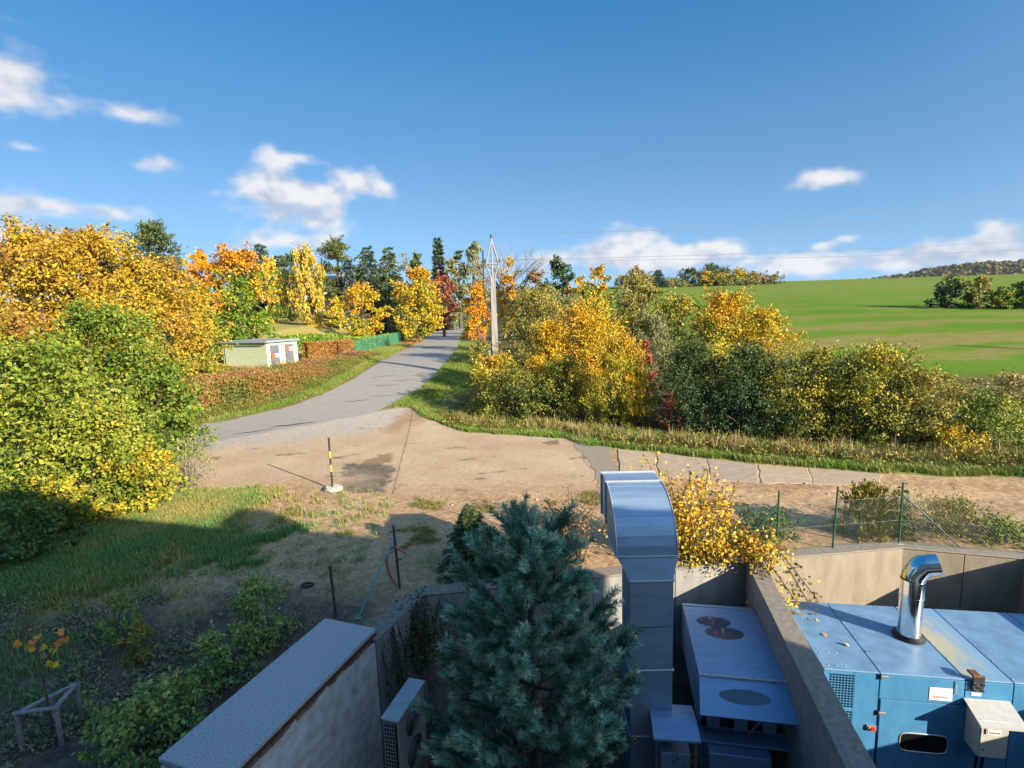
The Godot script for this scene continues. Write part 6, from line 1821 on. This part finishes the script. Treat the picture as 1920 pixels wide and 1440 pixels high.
func far_hill() -> void:
	var mb := MB.new()
	var nx := 60; var nd_ := 12
	var hill := func(u: float, v: float) -> float:
		var az := lerpf(16.0, 56.0, u)
		var top: float = lerp_pts([[16.0, -10.0], [24.0, 10.0], [28.0, 33.0], [31.0, 50.0], [35.0, 62.0], [38.0, 88.0], [41.0, 97.0], [44.0, 92.0], [50.0, 80.0], [56.0, 60.0]], az)
		return -14.0 + (top * 0.66 + 14.0) * sin(PI * clampf(v, 0, 1)) + 4.0 * na.get_noise_2d(u * 80.0, v * 30.0)
	var ids := []
	for i in nx + 1:
		var col := []
		for j in nd_ + 1:
			var u := float(i) / nx; var v := float(j) / nd_
			var az := deg_to_rad(lerpf(16.0, 56.0, u)); var r := lerpf(1250.0, 2100.0, v)
			col.append(mb.v(V(sin(az) * r, hill.call(u, v), cos(az) * r), Vector3.UP))
		ids.append(col)
	for i in nx:
		for j in nd_: mb.I.append_array(PackedInt32Array([ids[i][j], ids[i][j + 1], ids[i + 1][j + 1], ids[i][j], ids[i + 1][j + 1], ids[i + 1][j]]))
	struct("far_hill", mb, mat("hill_floor", lin(0.10, 0.10, 0.05), 0.95))
	var tree := crown(900, 15.0, 13.0, 0.05, "egg", Vector3(1, 0.7, 1), 26, 260, 2.6, 0.7, "", [Color(0.8, 0.8, 0.8), Color.WHITE, Color(1.2, 1.2, 1.2)], 0.3)
	var rng := RandomNumberGenerator.new()
	rng.seed = 71
	var sp := []
	var cols := [Color(0.18, 0.17, 0.07), Color(0.26, 0.21, 0.07), Color(0.33, 0.22, 0.08), Color(0.13, 0.15, 0.065), Color(0.21, 0.20, 0.08)]
	for k in 5200:
		var u := rng.randf(); var v := rng.randf_range(0.08, 0.6)
		var az := deg_to_rad(lerpf(16.0, 56.0, u)); var r := lerpf(1250.0, 2100.0, v)
		sp.append([V(sin(az) * r, hill.call(u, v) - 1.0, cos(az) * r), rng.randf_range(0.7, 1.3), cols[rng.randi() % 5]])
	scatter("hill_forest", "autumn woodland covering the far hill at the right horizon", "forest", tree[0].mesh(), sp, M.leaf)

func roadside() -> void:
	hedge("clipped_hedge", "clipped russet hornbeam hedge beside the utility shed", "hedges along the road", [[-19.6, 51.0], [-18.4, 54.0], [-17.2, 57.4]], 1.75, 0.9, [Color(0.20, 0.10, 0.03), Color(0.30, 0.14, 0.035), Color(0.36, 0.18, 0.04), Color(0.26, 0.17, 0.05)], 0.17, 16000, 3)
	hedge("laurel_hedge", "glossy green laurel hedge running behind the green mesh fence", "hedges along the road", [[-23.5, 55.5], [-20.6, 61.0], [-18.9, 68.0], [-18.2, 76.0], [-18.6, 90.0], [-20.0, 106.0]], 1.35, 1.5, [Color(0.09, 0.17, 0.02), Color(0.16, 0.26, 0.025), Color(0.24, 0.32, 0.035)], 0.27, 22000, 4)
	var o := thing("garden_fence", "green mesh garden fence along the laurel hedge", "fence", V(-17.0, ground_y(-17.0, 58.0), 58.0))
	var line := [Vector2(-17.0, 57.8), Vector2(-17.1, 61.5), Vector2(-17.0, 66.0), Vector2(-16.9, 71.0), Vector2(-17.0, 77.0), Vector2(-17.3, 84.0)]
	for i in line.size():
		var b := V(line[i].x, ground_y(line[i].x, line[i].y), line[i].y) - o.position
		part(o, "post", T([b, b + Vector3(0, 1.75, 0)], 0.05, 6), M.greenpost)
	var net := MB.new()
	for i in line.size() - 1:
		var a := V(line[i].x, ground_y(line[i].x, line[i].y), line[i].y) - o.position
		var b := V(line[i + 1].x, ground_y(line[i + 1].x, line[i + 1].y), line[i + 1].y) - o.position
		var ln := a.distance_to(b)
		var n := int(ln / 0.12)
		for k in n:
			var p := a.lerp(b, (k + 0.5) / n)
			net.tube([p + Vector3(0, 0.02, 0), p + Vector3(0, 1.65, 0)], [0.009], 3, false)
		for k in 13: net.tube([a + Vector3(0, 0.05 + 0.13 * k, 0), b + Vector3(0, 0.05 + 0.13 * k, 0)], [0.009], 3, false)
	part(o, "mesh_panel", net, M.greennet).set_meta("kind", "stuff")

func ground_cover() -> void:
	var rng := RandomNumberGenerator.new()
	rng.seed = 2024
	var grass := tuft_mesh(1, 16, 0.2, 0.24, 0.008)
	var tall := tuft_mesh(2, 14, 0.6, 0.32, 0.010)
	var sp := []
	while sp.size() < 19000:                      # verge along the paving
		var x := rng.randf_range(-7.5, 31.0)
		var into := absf(rng.randfn()) * 1.7
		if into > 4.5: continue
		var d := verge_d(x) + 0.1 + into + na.get_noise_2d(x * 1.2, 5.0) * 0.5
		if d > 46.0 or near_road(x, d) < 3.6: continue
		var g := clampf(0.5 + na.get_noise_2d(x * 1.5, d * 1.5) + rng.randf_range(-0.25, 0.25), 0, 1)
		sp.append([V(x, ground_y(x, d) - 0.01, d), rng.randf_range(0.6, 1.6), Color(0.19, 0.32, 0.045).lerp(Color(0.40, 0.36, 0.11), g * 0.7)])
	scatter("verge_grass", "green and straw-coloured grass verge between paving and thicket", "grass", grass, sp, M.leaf)
	sp = []
	while sp.size() < 26000:                      # turf at the left, partly shaded
		var x := rng.randf_range(-21.0, -4.0); var d := rng.randf_range(6.5, 19.5)
		var edge := -8.2 + (d - 15.0) * 0.15 - 2.0 * smoothstep(16.0, 19.5, d)
		var n := na.get_noise_2d(x, d)
		if rng.randf() > smoothstep(1.3, -1.6, x - edge + n * 3.2 + nb.get_noise_2d(x * 0.4, d * 0.4) * 1.5) + 0.03: continue
		if rng.randf() < smoothstep(17.6, 19.3, d + n): continue
		if d < 11.6 - n and rng.randf() > 0.12: continue
		var g := clampf(0.25 + n + rng.randf_range(-0.2, 0.25) + 0.5 * smoothstep(14.6, 17.2, d + n), 0, 1)  # yellower past the building's shadow edge: sunlit tone put into the tuft colour
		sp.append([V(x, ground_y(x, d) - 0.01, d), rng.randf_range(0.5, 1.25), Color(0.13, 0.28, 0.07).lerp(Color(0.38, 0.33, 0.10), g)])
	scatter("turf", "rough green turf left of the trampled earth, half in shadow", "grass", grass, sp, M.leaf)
	sp = []
	while sp.size() < 1500:                      # stray tufts on the earth
		var x := rng.randf_range(-7.5, 5.0); var d := rng.randf_range(13.6, 17.6)
		if na.get_noise_2d(x, d) < 0.28: continue
		sp.append([V(x, -0.01, d), rng.randf_range(0.25, 0.7), Color(0.16, 0.2, 0.04).lerp(Color(0.34, 0.28, 0.1), rng.randf())])
	scatter("stray_grass", "thin grass patches on the trampled earth", "grass", grass, sp, M.leaf)
	sp = []
	while sp.size() < 9500:                       # russet bank below the shed
		var x := rng.randf_range(-27.0, -9.5); var d := rng.randf_range(24.0, 58.0)
		var nr := near_road(x, d)
		if nr < 4.6 + 0.5 * na.get_noise_2d(x, d): continue
		if d < 28.0 and x > -20.0: continue
		if x > road_x(d): continue
		if x < -17.0 and d > 48.0 + (x + 21.0) * 0.8: continue
		var n := na.get_noise_2d(x * 0.5, d * 0.5)
		var g := clampf(0.5 + n * 1.1 + rng.randf_range(-0.2, 0.2), 0, 0.99)
		var c := pick([Color(0.14, 0.18, 0.035), Color(0.22, 0.20, 0.045), Color(0.30, 0.20, 0.05), Color(0.34, 0.17, 0.05), Color(0.34, 0.22, 0.06), Color(0.27, 0.14, 0.07)], g)
		if nr < 5.6: c = c.lerp(Color(0.18, 0.24, 0.04), 0.6)
		var hgt := smoothstep(4.4, 9.0, nr) * (1.0 - 0.8 * smoothstep(38.0, 45.0, d))
		if Vector2(x + 20.4, d - 46.5).length() < 2.6 and rng.randf() < 0.8: continue
		sp.append([V(x, ground_y(x, d) - 0.02, d), rng.randf_range(0.5, 1.0) + hgt * 1.2, c])
	scatter("bank_scrub", "russet and olive scrub covering the bank between road and shed", "ground cover", scrub_mesh(31), sp, M.leaf)
	sp = []
	while sp.size() < 800:                       # dry stems before the thicket
		var x := rng.randf_range(-4.0, 20.0)
		var d := verge_d(x) + 1.0 + absf(rng.randfn()) * 1.1
		if na.get_noise_2d(x * 2.2, d * 1.5) < 0.08: continue
		sp.append([V(x, ground_y(x, d), d), rng.randf_range(0.5, 1.4), Color(0.42, 0.31, 0.15).lerp(Color(0.22, 0.20, 0.05), rng.randf())])
	scatter("dry_stems", "dry straw-coloured stems at the foot of the thicket", "dry grass", tall, sp, M.leaf)
	sp = []
	while sp.size() < 9000:                       # grass strips along both road edges
		var dd := rng.randf_range(30.0, 75.0)
		var right := rng.randf() < 0.55
		var x := road_x(dd) + (3.5 + absf(rng.randfn()) * 1.6) * (1.0 if right else -1.0)
		if near_road(x, dd) < 3.55 or (right and dd < 33.0): continue
		var g := clampf(0.35 + na.get_noise_2d(x, dd) + rng.randf_range(-0.2, 0.2), 0, 1)
		sp.append([V(x, ground_y(x, dd) - 0.01, dd), rng.randf_range(0.8, 1.7), Color(0.17, 0.28, 0.04).lerp(Color(0.34, 0.32, 0.09), g)])
	scatter("roadside_grass", "green grass strips along the edges of the road", "grass", grass, sp, M.leaf)
	sp = []
	while sp.size() < 420:
		var x := rng.randf_range(-4.0, 22.0)
		var d := verge_d(x) + 0.6 + absf(rng.randfn()) * 1.3
		if na.get_noise_2d(x * 1.7 + 50.0, d) < 0.0: continue
		sp.append([V(x, ground_y(x, d), d), rng.randf_range(0.5, 1.3), [Color(0.14, 0.20, 0.03), Color(0.20, 0.24, 0.04), Color(0.30, 0.26, 0.06), Color(0.34, 0.22, 0.08)][rng.randi() % 4]])
	scatter("verge_weeds", "leafy weeds growing in the grass verge below the thicket", "weeds", scrub_mesh(32), sp, M.leaf)
	sp = []
	while sp.size() < 260:                       # thin plants on the dark soil, lower left
		var x := rng.randf_range(-13.0, -4.2); var d := rng.randf_range(5.0, 11.6)
		if na.get_noise_2d(x * 1.3, d * 1.3) < -0.05: continue
		sp.append([V(x, ground_y(x, d) - 0.01, d), rng.randf_range(0.35, 0.85), Color(0.16, 0.24, 0.09).lerp(Color(0.30, 0.25, 0.17), rng.randf())])
	scatter("soil_weeds", "sparse weeds on the dark shaded soil at lower left", "weeds", scrub_mesh(33), sp, M.leaf)
	# leaf litter under the orange maple by the road
	sp = []
	var lf := MB.new()
	lf.leaf(Vector3(-0.06, 0.02, 0), Vector3(1, 0.1, 0).normalized(), Vector3(0, 1, 0.15).normalized(), 0.14, 0.1, Color.WHITE)
	for k in 5000:
		var d := rng.randf_range(62.0, 112.0)
		var x := road_x(d) - 3.2 - absf(rng.randfn()) * 2.2
		sp.append([V(x, ground_y(x, d) + 0.03, d), rng.randf_range(1.2, 2.6), Color(0.58, 0.25, 0.05).lerp(Color(0.45, 0.26, 0.1), rng.randf())])
	scatter("leaf_litter", "orange leaf litter along the far left roadside", "leaves", lf.mesh(), sp, M.leaf)
	sp = []
	for k in 1400:
		var x := rng.randf_range(-3.0, 9.0); var d := rng.randf_range(12.8, 17.5)
		if rng.randf() > exp(-pow((x - 3.6) / 3.0, 2.0) - pow((d - 13.3) / 1.5, 2.0)): continue
		sp.append([V(x, 0.01, d), rng.randf_range(0.35, 0.7), Color(0.45, 0.28, 0.08).lerp(Color(0.3, 0.18, 0.08), rng.randf())])
	scatter("fallen_leaves", "small fallen leaves on the earth behind the wall", "leaves", lf.mesh(), sp, M.leaf)

func vine(called: String, label: String, category: String, at: Vector3, spec: Array, n: int, s: float, pal: Array, spread_: Vector3, sd: int, hang := false) -> void:
	# leafy shoots that follow given stems
	var o := thing(called, label, category, at)
	var rng := RandomNumberGenerator.new()
	rng.seed = sd
	var mb := MB.new(); var wood := MB.new()
	for st in spec:
		var pts: Array = st
		var rads := []
		for k in pts.size(): rads.append(lerpf(0.016, 0.004, float(k) / pts.size()))
		wood.tube(pts, rads, 5, false)
		for k in n:
			var f := pow(rng.randf(), 0.75) * (pts.size() - 1)
			var i := mini(int(f), pts.size() - 2)
			var p: Vector3 = pts[i].lerp(pts[i + 1], f - i)
			var u := Vector3(rng.randfn(), rng.randfn(), rng.randfn()) * spread_
			if rng.randf() < 0.05: wood.tube([p, p + u], [0.005, 0.002], 3, false)
			p += u
			var dir := Vector3(rng.randfn(), -0.6 + rng.randfn() * 0.6 if not hang else -1.0, rng.randfn()).normalized()
			var nn := (Vector3(rng.randfn(), rng.randfn() + 0.5, rng.randfn() + 0.4)).normalized()
			var cc := pick(pal, clampf(rng.randf() * 0.6 + f / pts.size() * 0.4, 0, 0.999))
			var br := rng.randf_range(0.7, 1.25)
			var ls := s * rng.randf_range(0.6, 1.3)
			mb.leaf(p, dir, nn, ls, ls * 0.72, Color(cc.r * br, cc.g * br, cc.b * br))
	part(o, "foliage", mb, M.leaf)
	part(o, "stem", wood, M.bark)

func near_shrubs() -> void:
	var rng := RandomNumberGenerator.new()
	rng.seed = 606
	# yellow-leaved shrub behind the ducts, some shoots hanging over the dividing wall
	var spec := []
	for k in 30:
		var b := Vector3(rng.randfn() * 0.45, 0, rng.randfn() * 0.25)
		var t := b + Vector3(rng.randfn() * 0.55 - 0.25, rng.randf_range(0.9, 2.5), rng.randfn() * 0.3)
		spec.append([b, b.lerp(t, 0.5) + Vector3(rng.randfn() * 0.08, 0.1, 0), t])
	for k in 8:
		var b := Vector3(0.3 + rng.randf() * 0.8, 0.2, 0.2)
		var t := b + Vector3(rng.randf_range(0.3, 1.3), rng.randf_range(0.1, 1.0), rng.randf_range(0.2, 0.9))
		spec.append([b, b.lerp(t, 0.5) + Vector3(0, 0.35, 0), t])
	vine("yellow_shrub", "yellow-leaved shrub crowding behind the tall duct and box duct", "shrub", V(4.1, 0.0, 12.55), spec, 165, 0.085, [Color(0.26, 0.26, 0.03), Color(0.46, 0.36, 0.03), Color(0.60, 0.38, 0.03), Color(0.62, 0.32, 0.03), Color(0.60, 0.24, 0.02)], Vector3(0.13, 0.16, 0.13), 61)
	spec = []
	for k in 7:
		var b := Vector3(rng.randf_range(-0.2, 0.5), 0.05, rng.randf_range(-0.2, 0.3))
		var t := b + Vector3(rng.randf_range(0.1, 0.75), rng.randf_range(-1.5, 0.4), rng.randf_range(0.6, 1.7))
		spec.append([b, b + Vector3(0.15, 0.35, 0.35), t.lerp(b, 0.3) + Vector3(0, 0.2, 0), t])
	vine("trailing_vine", "leafy yellow vine trailing over the end of the dividing wall", "vine", V(5.55, 0.05, 12.2), spec, 62, 0.095, [Color(0.14, 0.17, 0.02), Color(0.36, 0.33, 0.03), Color(0.54, 0.36, 0.03), Color(0.56, 0.26, 0.03)], Vector3(0.12, 0.12, 0.12), 62)
	spec = []
	for k in 16:
		var b := Vector3(rng.randfn() * 0.5, 0, rng.randfn() * 0.4)
		spec.append([b, b + Vector3(rng.randfn() * 0.2, 0.5, rng.randfn() * 0.2), b + Vector3(rng.randfn() * 0.5, rng.randf_range(0.6, 1.3), rng.randfn() * 0.4)])
	vine("vine_thicket", "dim climbing vine with pale leaves in the pit beside the duct foot", "vine", V(2.9, -2.9, 9.0), spec, 34, 0.085, [Color(0.10, 0.12, 0.04), Color(0.22, 0.22, 0.08), Color(0.34, 0.32, 0.14)], Vector3(0.14, 0.12, 0.14), 63)
	spec = []
	for k in 18:
		var b := Vector3(rng.randfn() * 0.16, 0, rng.randfn() * 0.12)
		spec.append([b, b + Vector3(rng.randfn() * 0.18, 0.8, rng.randfn() * 0.1), b + Vector3(rng.randfn() * 0.42, rng.randf_range(1.1, 1.85), rng.randfn() * 0.2)])
	vine("brown_shrub", "sparse brown-leaved shrub left of the tall duct elbow", "shrub", V(1.38, 0.0, 12.7), spec, 60, 0.06, [Color(0.20, 0.15, 0.05), Color(0.26, 0.15, 0.05), Color(0.15, 0.09, 0.04)], Vector3(0.09, 0.1, 0.09), 64)
	spec = []
	for k in 22:
		var b := Vector3(rng.randfn() * 0.25, 0.05, rng.randfn() * 0.2)
		spec.append([b, b + Vector3(rng.randfn() * 0.12, -0.7, 0.1 + absf(rng.randfn()) * 0.1), b + Vector3(rng.randfn() * 0.15, rng.randf_range(-2.2, -0.9), 0.16)])
	vine("ivy", "dark ivy hanging down the wall corner behind the rendered block", "vine", V(-2.2, 0.0, 11.0), spec, 110, 0.07, PAL.ivy + [Color(0.22, 0.12, 0.05)], Vector3(0.11, 0.11, 0.06), 65, true)
	spec = []
	for k in 14:
		var b := Vector3(rng.randfn() * 0.12, 0.0, rng.randfn() * 0.3)
		spec.append([b, b + Vector3(0.12, -0.7, rng.randfn() * 0.1), b + Vector3(0.14, rng.randf_range(-2.4, -1.0), rng.randfn() * 0.12)])
	vine("ivy", "thin ivy strands on the short wall next to the rendered block", "vine", V(-2.62, 0.0, 10.05), spec, 60, 0.06, PAL.ivy, Vector3(0.06, 0.11, 0.10), 66, true)
